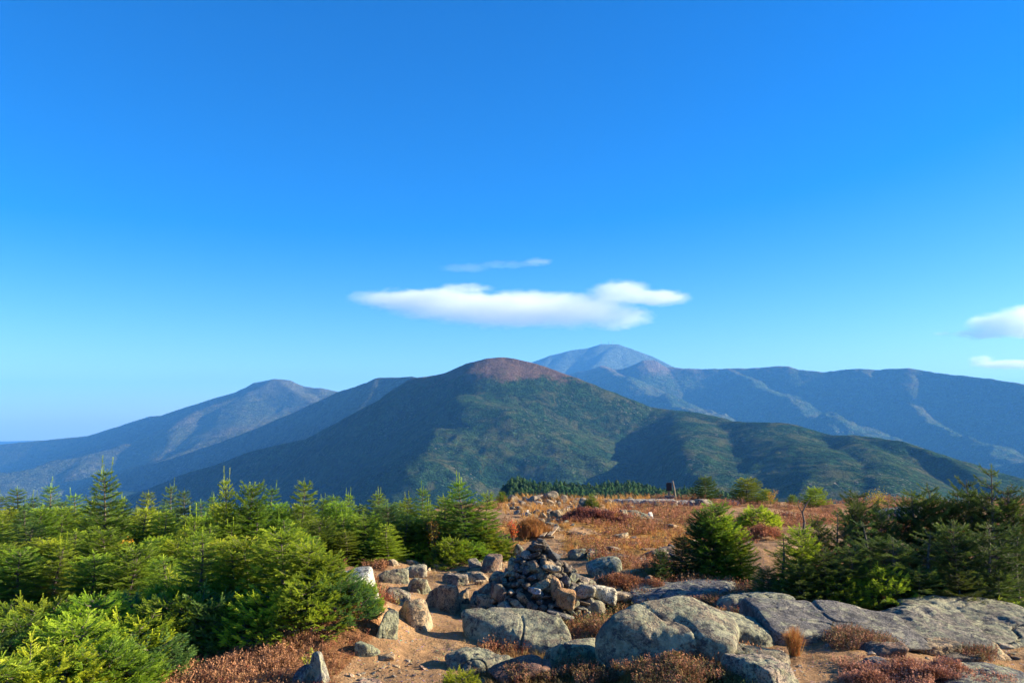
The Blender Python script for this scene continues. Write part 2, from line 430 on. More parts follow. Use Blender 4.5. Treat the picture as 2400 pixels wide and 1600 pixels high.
def mountain(name, ridges, x0, x1, y0, y1, nx, ny, base, mat, label, amp, wl, seed, nsky=1):
    xs = np.linspace(x0, x1, nx); ys = np.linspace(y0, y1, ny)
    X, Y = np.meshgrid(xs, ys)
    Z0, D = ridge_field(X, Y, ridges, base, nsky)
    k = np.clip(D / (wl * 1.6), 0, 1)
    # domain warp so that slopes are not ruled planes
    wx = X + k * wl * 0.14 * fbm2(X / wl, Y / wl, 4, seed + 5); wy = Y + k * wl * 0.14 * fbm2(X / wl, Y / wl, 4, seed + 6)
    Z, _ = ridge_field(wx, wy, ridges, base, nsky)
    n = fbm2(X / wl, Y / wl, 6, seed, 0.5, ridged=True)
    Z = Z + amp * (n - 0.35) * np.clip((Z - base) / 60, 0, 1) * (0.04 + 0.96 * k)
    Z = Z + amp * 0.06 * fbm2(X / wl * 12, Y / wl * 12, 4, seed + 3)
    o = link(name, mesh(name, np.stack([X, Y, Z], -1).reshape(-1, 3), grid_faces(ny, nx), True), mat)
    tag(o, label, "mountain", kind='structure')
    return o

E_SKY_L = [(180, 1225, 2750), (311, 1157, 2600), (367, 1137, 2540), (423, 1112, 2480), (510, 1086, 2400), (587, 1058, 2330), (663, 1038, 2260), (714, 1030, 2220), (765, 1004, 2180),
           (816, 976, 2150), (888, 938, 2100), (934, 905, 2070), (969, 885, 2050), (1000, 881, 2030), (1041, 874, 2020), (1097, 851, 2010), (1148, 839, 2000)]
E_SKY_R = [(1148, 839, 2000), (1172, 838, 2000), (1227, 846, 2000), (1266, 868, 2000), (1321, 888, 1990), (1398, 926, 1960), (1487, 946, 1920), (1586, 962, 1850), (1697, 987, 1750), (1813, 990, 1650),
           (1885, 1015, 1600), (1924, 1018, 1570), (2007, 1019, 1500), (2095, 1031, 1420), (2167, 1054, 1350), (2233, 1078, 1290), (2277, 1106, 1230), (2380, 1165, 1120), (2500, 1230, 1000)]
E = [(E_SKY_L, 0.85, 10), (E_SKY_R[:8], 0.44, 12, 110, 0.50), (E_SKY_R[7:14], 0.38, 15), (E_SKY_R[13:], 0.72, 12),
     ([(1172, 838, 2000), (1110, 920, 1840), (1040, 1000, 1660), (1000, 1080, 1440), (1010, 1160, 1200)], (0.42, 0.85), 85),
     ([(1586, 962, 1850), (1600, 1000, 1650), (1620, 1050, 1420), (1660, 1120, 1120), (1700, 1170, 900)], (0.30, 0.90), 50),
     ([(1813, 990, 1650), (1850, 1040, 1400), (1900, 1110, 1100)], 0.36, 60),
     ([(2007, 1019, 1500), (2030, 1070, 1280), (2050, 1150, 1000)], 0.45, 30)]
forestE = mat_forest("near_mountain_forest", 104, 34, alp=(0.13, 0.080, 0.055), scale=1.0)
mountain("mountain", E, -1500, 1000, 600, 3100, 560, 560, -260, forestE, "dark green domed mountain with a reddish bare summit", 17, 300, 100, 4)

LA = [(-500, 1085, 6600), (-200, 1055, 6300), (0, 1041, 6000), (102, 1031, 5900), (204, 1021, 5750), (276, 999, 5600), (347, 976, 5550), (378, 973, 5500), (439, 953, 5450), (490, 936, 5400), (551, 920, 5300),
      (597, 897, 5250), (643, 887, 5200), (679, 891, 5200), (714, 906, 5200), (755, 909, 5150), (791, 917, 5150), (860, 930, 5150)]
LA1 = [(643, 887, 5200), (587, 916, 5080), (474, 958, 4900), (423, 984, 4800), (306, 1023, 4600), (168, 1046, 4400), (0, 1080, 4200), (-200, 1110, 4000)]
LA2 = [(714, 906, 5200), (660, 960, 4800), (560, 1010, 4450), (420, 1060, 4100), (250, 1110, 3800)]
LB = [(1060, 900, 3100), (964, 882, 3300), (929, 884, 3350), (893, 885, 3400), (847, 901, 3480), (791, 919, 3560), (690, 966, 3700), (560, 1020, 3850), (400, 1075, 3950), (200, 1120, 4100), (0, 1150, 4200)]
forestL = mat_forest("far_left_forest", 190, 60, alp=(0.10, 0.105, 0.075), scale=2.2, rockamt=0.08, greens=((0.040, 0.060, 0.030), (0.07, 0.08, 0.04), (0.13, 0.11, 0.065)))
mountain("mountain", [(LA, 0.62, 12), (LA1, (0.36, 0.85), 20), (LA2, (0.36, 0.8), 20)], -5200, 500, 3200, 7400, 480, 420, -500, forestL, "long blue mountain rising to a rounded summit at left", 32, 800, 200)
mountain("mountain", [(LB, 0.88, 12), ([(893, 885, 3400), (860, 960, 3100), (800, 1040, 2850)], 0.7, 40)], -3600, 700, 2500, 5000, 460, 320, -500, forestL, "shaded blue ridge between left summit and dark domed mountain", 24, 600, 300)

RW = [(1150, 880, 8000), (1244, 849, 8000), (1293, 832, 8000), (1338, 821, 8000), (1376, 816, 8000), (1410, 806, 8000), (1443, 806, 8000), (1476, 816, 8000), (1520, 832, 8000), (1564, 858, 8000), (1640, 885, 8000)]
forestW = mat_forest("far_summit_rock", 150, 200, alp=(0.085, 0.115, 0.085), scale=3.0, rockamt=0.05)
mountain("mountain", [(RW, 0.55, 20), ([(1443, 806, 8000), (1400, 860, 7300)], 0.6, 60)], -1200, 3200, 6800, 9500, 420, 300, -300, forestW, "pale blue highest mountain topped with thin masts", 30, 900, 400)
RR = [(1240, 920, 6300), (1316, 882, 6200), (1354, 871, 6150), (1382, 866, 6100), (1410, 856, 6100), (1443, 866, 6050), (1465, 863, 6000), (1509, 843.5, 5950), (1531, 844, 5950), (1564, 860, 5900), (1631, 864.5, 5800),
      (1708, 863, 5700), (1780, 861, 5600), (1846, 857, 5500), (1874, 866, 5450), (1929, 871, 5350), (1968, 868, 5300), (2007, 863, 5200), (2051, 866, 5150), (2128, 861, 5000), (2161, 867, 4950),
      (2211, 875, 4850), (2288, 882, 4700), (2400, 899, 4500), (2560, 930, 4300), (2800, 990, 4000)]
RS = [([(1410, 856, 6100), (1480, 890, 5500), (1590, 930, 4800), (1700, 985, 4100), (1800, 1030, 3600)], (0.42, 0.66), 25),
      ([(1708, 863, 5700), (1800, 900, 5200), (1929, 955, 4600), (2040, 1010, 4000), (2120, 1060, 3400)], (0.42, 0.66), 25),
      ([(2007, 863, 5200), (2095, 905, 4900), (2135, 945, 4650), (2200, 995, 4300), (2320, 1040, 3700), (2480, 1100, 3000)], (0.42, 0.66), 25),
      ([(2288, 882, 4700), (2420, 940, 4350), (2600, 1010, 3900)], (0.42, 0.66), 25)]
forestR = mat_forest("right_ridge_forest", 350, 90, alp=(0.16, 0.125, 0.09), scale=2.2, rockamt=0.14, greens=((0.025, 0.055, 0.022), (0.055, 0.090, 0.035), (0.14, 0.13, 0.06)))
mountain("mountain", [(RR, 0.62, 12)] + RS, -200, 4200, 2700, 7600, 560, 560, -330, forestR, "long blue ridge with side spurs stretching to the right", 44, 520, 500)
# low hazy hills on the horizon
HH = [(-1300, 1034, 13000), (-900, 1036, 13000), (-500, 1033, 13000), (-100, 1036, 13000), (150, 1031, 13000), (400, 1034, 13000), (700, 1006, 13000), (1200, 1012, 13000)]
mountain("hills", [(HH, 0.20, 200)], -16000, 2000, 9500, 16000, 260, 90, -760, forestL, "faint blue hills on the hazy horizon", 30, 2500, 600)

# masts on the highest summit
def tube(pts, rads, n=6, cap=True):
    pts = [np.array(p, float) for p in pts]; V = []; F = []
    for i, p in enumerate(pts):
        d = (pts[min(i + 1, len(pts) - 1)] - pts[max(i - 1, 0)]); d /= np.linalg.norm(d) + 1e-9
        u = np.cross(d, [0.3, 1, 0.1] if abs(d[1]) < 0.9 else [1, 0, 0]); u /= np.linalg.norm(u); v = np.cross(d, u)
        for k in range(n):
            a = 2 * math.pi * k / n
            V.append(p + rads[i] * (math.cos(a) * u + math.sin(a) * v))
    for i in range(len(pts) - 1):
        for k in range(n):
            F.append((i * n + k, i * n + (k + 1) % n, (i + 1) * n + (k + 1) % n, (i + 1) * n + k))
    return np.array(V), np.array(F, int)
def joinmesh(parts):
    Vs = []; Fs = []; o = 0
    for V, F in parts: Vs.append(V); Fs.append(F + o); o += len(V)
    return np.concatenate(Vs), np.concatenate(Fs)
def box(cx, cy, cz, sx, sy, sz):
    V = np.array([(cx + a * sx / 2, cy + b * sy / 2, cz + c * sz / 2) for a in (-1, 1) for b in (-1, 1) for c in (-1, 1)])
    F = np.array([(0, 1, 3, 2), (4, 6, 7, 5), (0, 4, 5, 1), (2, 3, 7, 6), (0, 2, 6, 4), (1, 5, 7, 3)])
    return V, F
tm = NT("mast_steel"); MAST = tm.done(tm.bsdf((0.18, 0.18, 0.2), 0.6).outputs[0])
for i, (px, top, wd) in enumerate([(1409, 796, 2.2), (1427, 799, 4.0), (1436, 797, 2.2)]):
    b = far(px, 808, 7995); hgt = (808 - top) / FPX * 8000
    V, F = joinmesh([tube([(0, 0, -6), (0, 0, hgt * 0.6), (0, 0, hgt)], [wd, wd * 0.6, wd * 0.3]), tube([(-wd * 2, 0, hgt * 0.75), (wd * 2, 0, hgt * 0.75)], [wd * .3, wd * .3])])
    o = link("radio_mast", mesh("radio_mast", V, F, False), MAST, loc=b)
    tag(o, ["thin mast on the left of the highest summit", "short thick mast in the middle of the summit masts", "thin mast on the right of the highest summit"][i], "mast", "masts on the highest summit")

# ------------------------------------------------------------------ clouds (real volumes above the haze)
def cloud(name, blobs, rng, dens, label, depth=1.0, nscale=1.0, seed=0.0):
    """blobs: (photo cx, cy, half-width px, half-height px)"""
    m = rng / FPX
    x0 = min(b[0] - b[2] for b in blobs); x1 = max(b[0] + b[2] for b in blobs)
    y0 = min(b[1] - b[3] for b in blobs); y1 = max(b[1] + b[3] for b in blobs)
    c0 = far((x0 + x1) / 2, (y0 + y1) / 2, rng)
    hw, hh = (x1 - x0) / 2 * m * 1.06, (y1 - y0) / 2 * m * 1.25
    hd = max(b[2] for b in blobs) * m * 0.55 * depth
    # bounding shell
    V = []; F = []; nu, nv = 32, 16
    for j in range(nv + 1):
        th = math.pi * j / nv
        for i in range(nu):
            a = 2 * math.pi * i / nu
            q = lambda s: math.copysign(abs(s) ** 0.5, s)
            V.append((hw * q(math.cos(a)) * q(math.sin(th)), hd * q(math.sin(a)) * q(math.sin(th)), hh * q(math.cos(th))))
    for j in range(nv):
        for i in range(nu):
            F.append((j * nu + i, (j + 1) * nu + i, (j + 1) * nu + (i + 1) % nu, j * nu + (i + 1) % nu))
    t = NT(name + "_vapour"); v = t.coords()
    w1 = t.n("VectorMath", operation='ADD'); t.l(v, w1.inputs[0])
    mp = t.n("Mapping"); t.l(v, mp.inputs[0]); mp.inputs['Scale'].default_value = (1, 1, 2.2); mp.inputs['Location'].default_value = (seed, 0, 0)
    sc = t.n("VectorMath", operation='SCALE'); sub = t.n("VectorMath", operation='SUBTRACT'); sub.inputs[1].default_value = (.5, .5, .5)
    t.l(t.noise(mp.outputs[0], 0.0026 / nscale, 8, 0.72, out='Color'), sub.inputs[0]); t.l(sub.outputs[0], sc.inputs[0]); sc.inputs['Scale'].default_value = 430 * nscale
    t.l(sc.outputs[0], w1.inputs[1]); vec = w1.outputs[0]
    best = None
    for b in blobs:
        p = far(b[0], b[1], rng) - c0
        s1 = t.n("VectorMath", operation='SUBTRACT'); t.l(vec, s1.inputs[0]); s1.inputs[1].default_value = tuple(p)
        s2 = t.n("VectorMath", operation='DIVIDE'); t.l(s1.outputs[0], s2.inputs[0]); s2.inputs[1].default_value = (b[2] * m, b[2] * m * 0.5 * depth, b[3] * m)
        ln = t.n("VectorMath", operation='LENGTH'); t.l(s2.outputs[0], ln.inputs[0])
        f = t.math('SUBTRACT', 1.0, ln.outputs['Value'])
        best = f if best is None else t.math('MAXIMUM', best, f)
    dn = t.math('MULTIPLY', t.ramp(best, [(0.0, 0.0), (0.15, 0.3), (0.40, 1.0)], 'EASE'), dens)
    pv = t.n("VolumePrincipled"); pv.inputs['Color'].default_value = (1, 1, 1, 1); pv.inputs['Anisotropy'].default_value = 0.3
    t.l(dn, pv.inputs['Density']); t.l(pv.outputs[0], t.out.inputs['Volume'])
    o = link(name, mesh(name, np.array(V), np.array(F), True), t.m, loc=c0)
    return tag(o, label, "cloud", "clouds in the blue sky")
CR = 13000
cloud("cloud", [(1010, 702, 215, 26), (1080, 722, 190, 34), (1210, 726, 260, 46), (1340, 726, 170, 46), (1440, 742, 105, 32)], CR, 0.0024, "long smooth lens-shaped cloud above the mountains", depth=0.8, seed=0)
cloud("cloud", [(1455, 684, 85, 30), (1530, 698, 100, 20)], CR, 0.0026, "smaller white cloud hanging over the lens cloud's right end", depth=1.0, nscale=0.6, seed=300)
cloud("cloud", [(1090, 676, 75, 14), (1040, 684, 70, 9)], CR, 0.0016, "faint veil of cloud over the lens cloud's left half", depth=1.0, nscale=0.5, seed=700)
cloud("cloud", [(1090, 628, 70, 11), (1190, 620, 90, 7)], CR, 0.00032, "faint wisp of cloud high above the lens cloud", depth=1.0, nscale=0.5, seed=900)
cloud("cloud", [(1262, 613, 38, 10)], CR, 0.0010, "tiny wisp of cloud right of the high faint wisp", depth=1.0, nscale=0.4, seed=1900)
cloud("cloud", [(2330, 762, 75, 30), (2410, 752, 90, 42), (2310, 782, 85, 14), (2440, 775, 120, 20)], CR, 0.0032, "bright puffy cloud cut off by the right edge", depth=1.0, nscale=0.7, seed=1200)
cloud("cloud", [(2300, 846, 34, 17), (2360, 854, 90, 12)], 17000, 0.003, "low flat white cloud over the right ridge", depth=1.0, nscale=0.6, seed=1500)
cloud("cloud", [(2212, 782, 26, 6)], CR, 0.002, "tiny puff of cloud left of the bright one", depth=1.0, nscale=0.3, seed=1700)

#@@BEGIN@@
# ------------------------------------------------------------------ rocks
def icos(sub):
    t = (1 + 5 ** .5) / 2
    V = [(-1, t, 0), (1, t, 0), (-1, -t, 0), (1, -t, 0), (0, -1, t), (0, 1, t), (0, -1, -t), (0, 1, -t), (t, 0, -1), (t, 0, 1), (-t, 0, -1), (-t, 0, 1)]
    F = [(0, 11, 5), (0, 5, 1), (0, 1, 7), (0, 7, 10), (0, 10, 11), (1, 5, 9), (5, 11, 4), (11, 10, 2), (10, 7, 6), (7, 1, 8), (3, 9, 4), (3, 4, 2), (3, 2, 6), (3, 6, 8), (3, 8, 9), (4, 9, 5), (2, 4, 11), (6, 2, 10), (8, 6, 7), (9, 8, 1)]
    V = [np.array(v) / np.linalg.norm(v) for v in V]
    for _ in range(sub):
        c = {}; NF = []
        def mid(a, b):
            k = (min(a, b), max(a, b))
            if k not in c:
                m = V[a] + V[b]; V.append(m / np.linalg.norm(m)); c[k] = len(V) - 1
            return c[k]
        for a, b, d in F:
            x, y, z = mid(a, b), mid(b, d), mid(d, a)
            NF += [(a, x, z), (b, y, x), (d, z, y), (x, y, z)]
        F = NF
    return np.array(V), np.array(F)
ICO = {k: icos(k) for k in (2, 3, 4, 5)}
def rock_mesh(seed, dims, sub=4, facets=9, sharp=14.0, rough=0.05, top=None, side=None):
    """dims = full width, depth, height. A convex block cut by random planes, weathered with noise. top = (tilt x, tilt y, level) plane"""
    rg = np.random.RandomState(seed); D, F = ICO[sub]
    P = rg.normal(size=(facets, 3)); P /= np.linalg.norm(P, axis=1)[:, None]
    h = rg.uniform(0.62, 0.95, facets)
    N = [P]; H = [h]
    N.append(np.array([[0, 0, 1.], [1, 0, 0], [-1, 0, 0], [0, 1, 0], [0, -1, 0], [0, 0, -1]])); H.append(np.array([.92, 1, 1, 1, 1, 1]))
    if top:
        q = np.array([top[0], top[1], 1.0]); q /= np.linalg.norm(q); N.append(q[None]); H.append(np.array([top[2]]))
    if side:
        for s_ in side:
            q = np.array(s_[:3], float); q /= np.linalg.norm(q); N.append(q[None]); H.append(np.array([s_[3]]))
    N = np.concatenate(N); H = np.concatenate(H)
    c = np.maximum(D @ N.T, 1e-3) / H
    r = 1 / (c ** sharp).sum(1) ** (1 / sharp)
    V = D * r[:, None]
    V = V / np.abs(V).max(0) * 0.5 * np.array(dims)
    m = float(np.cbrt(np.prod(dims)))
    q = V / m
    o = seed * 3.17
    n = noise3(q[:, 0] * 1.7 + o, q[:, 1] * 1.7, q[:, 2] * 1.7, 1) + 0.5 * noise3(q[:, 0] * 4 + o, q[:, 1] * 4, q[:, 2] * 4, 2) + 0.28 * noise3(q[:, 0] * 9 + o, q[:, 1] * 9, q[:, 2] * 9, 3)
    if sub >= 4: n = n + 0.16 * noise3(q[:, 0] * 22 + o, q[:, 1] * 22, q[:, 2] * 22, 4)
    led = noise3(q[:, 0] * 1.1 + o, q[:, 1] * 1.1, q[:, 2] * 5.0, 6)          # bedding steps
    crk = np.abs(noise3(q[:, 0] * 2.3 + o + 9, q[:, 1] * 2.3, q[:, 2] * 1.2, 8))
    n = n + .5 * np.round(led * 3) / 3 - 1.1 * np.exp(-(crk / .035) ** 2) * (sub >= 4)
    V = V + D * (n * rough * m)[:, None]
    return V, F
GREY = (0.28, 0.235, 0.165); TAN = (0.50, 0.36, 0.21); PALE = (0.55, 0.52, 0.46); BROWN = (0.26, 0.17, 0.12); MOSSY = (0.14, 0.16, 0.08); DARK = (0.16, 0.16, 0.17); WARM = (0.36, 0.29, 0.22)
nrock = [0]
def rock(x, base, wpx, hpx, label, depth=0.8, col=GREY, lichen=0.5, seed=None, yaw=0.0, sink=0.12, facets=9, sharp=14, rough=0.05, top=None, side=None, name="boulder", cat="boulder", group=None, sub=None, tilt=(0, 0)):
    nrock[0] += 1; seed = seed if seed is not None else 100 + nrock[0]
    p = cast(x, base); d = p[1]
    w_ = wpx * d / FPX; dp = w_ * depth; yc = d + dp * 0.40
    zt = EYE[2] + pxdir(x, base - hpx)[1] * (yc - dp * .05)      # top of the stone
    zg = min(p[2], gz(p[0] * yc / d, yc)); vis = max(zt - p[2], 0.25 * hpx * d / FPX)
    bury = sink * vis if sink != 0.12 else (0.9 if wpx > 140 else 1.05) * vis
    h_ = vis + bury + (p[2] - zg)
    if sub is None: sub = 5 if wpx > 130 else 4 if wpx > 45 else 3
    V, F = rock_mesh(seed, (w_, dp, h_), sub, facets, sharp, rough, top, side)
    c = (p[0] * yc / d, yc)
    me = mesh(name, V, F, True)
    zc = p[2] + vis - h_ * 0.5
    o = link(name, me, ROCK, loc=(c[0], c[1], zc), rot=(tilt[0], tilt[1], yaw))
    o.color = (*col, lichen)
    return tag(o, label, cat, group)

# the big foreground boulders
rock(1228, 1538, 300, 118, "flat-topped grey boulder with a shaded front below the cairn", 0.52, GREY, .6, seed=3, top=(-0.06, -0.42, 0.42), side=[(-0.9, -.9, 0.35, 0.38), (1, -.2, .3, .8)], facets=5, sharp=11, rough=.035)
rock(1338, 1566, 128, 88, "rounded lichen-spotted boulder in front of the flat-topped one", 0.8, GREY, .62, seed=5, facets=6, sharp=9)
rock(1128, 1575, 170, 58, "low blotchy grey rock beside the trail at the bottom", 0.6, GREY, .55, seed=8, facets=7, top=(-.1, -.2, .7), rough=.07)
rock(1560, 1566, 385, 204, "huge whaleback boulder right of the cairn with dark front face", 0.55, GREY, .58, seed=11, top=(0.03, -0.30, 0.50), side=[(-0.50, -1, 0.30, 0.50), (-.9, -.3, .8, .72), (1, -.1, 1.1, .70)], facets=3, sharp=9, rough=.035)
rock(1735, 1525, 215, 84, "rounded lichen-green boulder leaning on the whaleback's right end", 0.8, GREY, .75, seed=14, facets=5, sharp=9, top=(.45, -.1, .7))
rock(1690, 1555, 300, 52, "low mottled slab at the foot of the whaleback boulder", 0.6, GREY, .62, seed=17, facets=6, sharp=9)
rock(1795, 1625, 180, 84, "reddish-topped rock with deep shade at the bottom edge", 0.8, WARM, .52, seed=20, facets=6, side=[(-1, -.6, .1, .6)])
rock(1395, 1450, 110, 50, "small grey ledge between cairn and whaleback boulder", 0.8, GREY, .5, seed=23, facets=8)
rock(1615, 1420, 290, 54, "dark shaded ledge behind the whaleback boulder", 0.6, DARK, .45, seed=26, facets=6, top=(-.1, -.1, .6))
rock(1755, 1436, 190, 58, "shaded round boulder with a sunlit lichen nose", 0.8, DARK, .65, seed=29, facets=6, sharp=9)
rock(1840, 1460, 120, 48, "small split rock left of the sloping slab", 0.8, GREY, .5, seed=31, facets=8)
rock(1760, 1468, 90, 26, "small brown rock on the sand behind the round lichen boulder", 0.9, BROWN, .4, seed=32)
rock(1950, 1500, 370, 78, "smooth dark sloping slab on the right", 0.7, (0.20, 0.19, 0.175), .4, seed=34, facets=4, sharp=18, top=(0.35, -0.45, 0.55), rough=.03)
rock(2165, 1512, 330, 86, "creased grey slab below the dark spruces", 0.8, (0.26, 0.235, 0.19), .5, seed=37, facets=7, sharp=18, top=(0.12, -0.35, 0.6), rough=.05)
rock(2350, 1514, 400, 88, "long pale-topped slab reaching the right edge", 0.8, (0.29, 0.26, 0.20), .6, seed=40, facets=6, sharp=16, top=(0.10, -0.30, 0.6), rough=.05)
rock(2060, 1536, 110, 30, "brown-shaded rock under the creased slab", 0.7, BROWN, .4, seed=43)
rock(2175, 1532, 140, 32, "low tan rock under the creased slab's right side", 0.7, TAN, .45, seed=44)
rock(2290, 1538, 150, 34, "low tan rock under the pale-topped slab", 0.7, TAN, .45, seed=45)
rock(2260, 1556, 110, 26, "flat dark stone set in the sandy slope", 0.8, GREY, .45, seed=46)
rock(2050, 1560, 70, 20, "flat dark stone left on the sandy slope", 0.8, DARK, .45, seed=47)
rock(2290, 1640, 330, 68, "dark lichen-spotted rock at the bottom right corner", 0.6, DARK, .6, seed=48, facets=6)
# left of the trail
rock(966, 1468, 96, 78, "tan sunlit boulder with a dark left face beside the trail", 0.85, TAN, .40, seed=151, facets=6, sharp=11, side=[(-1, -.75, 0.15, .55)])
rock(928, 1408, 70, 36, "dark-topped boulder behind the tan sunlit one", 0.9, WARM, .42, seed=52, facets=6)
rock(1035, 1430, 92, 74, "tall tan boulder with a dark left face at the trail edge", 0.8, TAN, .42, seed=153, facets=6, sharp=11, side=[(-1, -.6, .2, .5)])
rock(1081, 1414, 34, 38, "small tan stone leaning on the tall tan boulder", 0.9, TAN, .3, seed=54)
rock(984, 1390, 56, 40, "grey mossy stone behind the tall tan boulder", 0.9, GREY, .62, seed=55)
rock(927, 1366, 74, 40, "dark wedge rock near the white boulder", 0.8, GREY, .5, seed=56, sharp=9)
rock(972, 1352, 60, 30, "grey stone at the back of the trailside rocks", 0.9, WARM, .5, seed=57)
rock(1066, 1374, 62, 28, "dark pointed stone lying on the trail", 0.9, WARM, .4, seed=58, side=[(-1, -.9, .35, .35)])
rock(1150, 1340, 54, 38, "brown stone at the foot of the trailside fir", 0.9, BROWN, .4, seed=59)
rock(1120, 1362, 60, 22, "flat stone on the trail left of the cairn", 0.9, TAN, .4, seed=60)
rock(1216, 1318, 40, 44, "upright grey stone left of the cairn's top", 0.8, GREY, .55, seed=61, facets=7)
rock(826, 1392, 128, 62, "big white boulder half buried in the firs", 0.9, (0.66, 0.66, 0.56), .30, seed=62, facets=3, sharp=16, rough=.02, top=(-.35, -.2, .62), side=[(1, .1, .2, .8)])
rock(902, 1500, 56, 66, "dark upright mossy stone left of the trail", 0.9, (0.12, 0.13, 0.09), .7, seed=63, facets=5, side=[(.9, -1, .05, .5), (-.7, 0, .7, .6)])
rock(860, 1540, 60, 44, "mossy stone end in the heath left of the trail", 0.9, MOSSY, .8, seed=64, facets=5)
rock(744, 1612, 62, 92, "upright pale stone with dark left face at the bottom", 0.8, (0.42, 0.40, 0.33), .5, seed=65, facets=5, side=[(-1, -.7, .2, .35), (1, 0, .6, .6)])
rock(712, 1606, 44, 50, "dark squat stone against the upright pale stone", 0.9, DARK, .4, seed=66)
rock(905, 1548, 44, 16, "small flat stone on the trail beside the mossy end", 0.9, TAN, .3, seed=67)
rock(870, 1606, 52, 16, "pinkish stone at the bottom of the trail", 0.9, (0.48, 0.30, 0.22), .2, seed=68)
rock(1412, 1350, 86, 46, "round green-grey rock in the heath behind the cairn", 0.8, (0.30, 0.34, 0.30), .65, seed=70, facets=3, sharp=6, rough=.02)
rock(1355, 1312, 44, 26, "small grey stone behind the cairn's shoulder", 0.9, GREY, .5, seed=71)
rock(1512, 1388, 34, 40, "upright orange-tan stone behind the whaleback boulder", 0.8, (0.52, 0.34, 0.20), .2, seed=72)
rock(1492, 1388, 26, 20, "small tan stone at the foot of the upright orange one", 0.9, TAN, .2, seed=73)
rock(1215, 1600, 150, 60, "reddish-brown flat rock at the bottom centre", 0.7, (0.24, 0.13, 0.09), .35, seed=74, top=(-.2, -.2, .6))
rock(1445, 1310, 80, 14, "low dark rock in the meadow", 0.8, BROWN, .4, seed=75)
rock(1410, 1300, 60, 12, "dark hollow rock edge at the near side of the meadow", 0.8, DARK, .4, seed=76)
rock(1545, 1306, 70, 22, "dark brown rock beside the broad bushy fir", 0.8, BROWN, .4, seed=77)
rock(1525, 1216, 13, 24, "small white upright stone right of the dark mound", 0.8, (0.75, 0.72, 0.68), .1, seed=78)
rock(1495, 1218, 56, 26, "grey rock beside the small white stone", 0.8, GREY, .5, seed=79)
rock(1462, 1216, 40, 24, "grey rock at the foot of the dark mound", 0.8, GREY, .5, seed=80)
rock(1500, 1182, 170, 12, "long pale ledge at the plateau's far edge", 0.25, (0.50, 0.45, 0.38), .3, seed=81, facets=3, name="rock_ledge", cat="ledge")
rock(1605, 1184, 50, 14, "far rock right of the trail sign", 0.8, (0.45, 0.42, 0.38), .4, seed=82)
rock(1650, 1184, 44, 14, "second far rock right of the trail sign", 0.8, WARM, .4, seed=83)
rock(1705, 1184, 56, 12, "dark far rock below the yellow-tipped bush", 0.8, DARK, .4, seed=84)
rock(2110, 1215, 120, 30, "grey rock glimpsed through the right spruces", 0.8, (.33, .31, .30), .5, seed=85)
# small stones of the rocky rise and of the trail: countable but alike
rg = np.random.RandomState(7)
PROTO = [mesh("stone", *rock_mesh(500 + i, (1, rg.uniform(.7, 1.1), rg.uniform(.5, .85)), 3, 9, 18, .05), True) for i in range(8)]
for m_ in PROTO: m_.materials.append(ROCK)
CNAME = {GREY: "grey", TAN: "tan", PALE: "pale", BROWN: "brown", DARK: "dark", WARM: "buff"}
def small_stones(poly, n, wr, label, group, cols, seed, squash=1.0, name="stone"):
    rg = np.random.RandomState(seed); xs = [p[0] for p in poly]; ys = [p[1] for p in poly]; k = 0; placed = []; made = []
    for _ in range(20000):
        if k >= n: break
        px, py = rg.uniform(min(xs), max(xs)), rg.uniform(min(ys), max(ys))
        wpx = wr[0] + (wr[1] - wr[0]) * rg.rand() ** 2
        if not inpoly(np.array([px]), np.array([py]), poly)[0]: continue
        if any(abs(px - a) < (wpx + c) * .38 and abs(py - b) < (wpx + c) * .18 for a, b, c in placed): continue
        placed.append((px, py, wpx)); k += 1
        p = cast(px, py); s_ = wpx * p[1] / FPX
        o = link(name, PROTO[rg.randint(8)], None, loc=(p[0], p[1] + s_ * .3, p[2] + s_ * 0.12 * squash), rot=(rg.uniform(-.4, .4), rg.uniform(-.4, .4), rg.uniform(0, 6.28)), scale=(s_, s_, s_ * squash * rg.uniform(.6, 1.15)))
        c = cols[rg.randint(len(cols))]; f = rg.uniform(.8, 1.2)
        o.color = (c[0] * f, c[1] * f, c[2] * f, rg.uniform(.2, .5))
        u = (wpx - wr[0]) / (wr[1] - wr[0]); made.append((o.location.x / o.location.y, o, ("big" if u > .5 else "middling" if u > .15 else "small") + " " + CNAME.get(c, "reddish")))
    made.sort(key=lambda q: q[0])
    for i, (_, o, wd) in enumerate(made): tag(o, wd + " " + label + ", " + ordinal(i) + " from the left", "stone", group)

small_stones([(1185, 1168), (1290, 1158), (1400, 1165), (1390, 1190), (1330, 1216), (1240, 1214), (1185, 1195)], 70, (12, 46), "stone on the far rocky rise", "stones of the far rocky rise", [TAN, PALE, WARM, TAN, GREY], 1, 1.1)
small_stones([(1395, 1172), (1560, 1170), (1560, 1182), (1430, 1200), (1395, 1195)], 26, (8, 26), "stone strewn between dark mound and trail sign", "stones near the trail sign", [TAN, WARM, GREY], 2)
small_stones([(905, 1320), (1190, 1305), (1200, 1322), (1120, 1400), (1060, 1400), (1040, 1350), (930, 1345)], 38, (10, 44), "loose stone on the trail beside the firs", "loose stones on the trail left of the cairn", [TAN, TAN, WARM, GREY], 3, .8)
small_stones([(1240, 1222), (1330, 1222), (1320, 1240), (1250, 1240)], 10, (12, 30), "stone at the plank walkway's far end", "stones by the plank walkway", [TAN, GREY, WARM], 4)
small_stones([(1830, 1480), (2050, 1500), (2390, 1530), (2390, 1560), (1950, 1590), (1830, 1580)], 42, (6, 26), "stone scattered on the sandy slope", "small stones on the sandy slope", [TAN, WARM, BROWN, TAN], 5, .6)
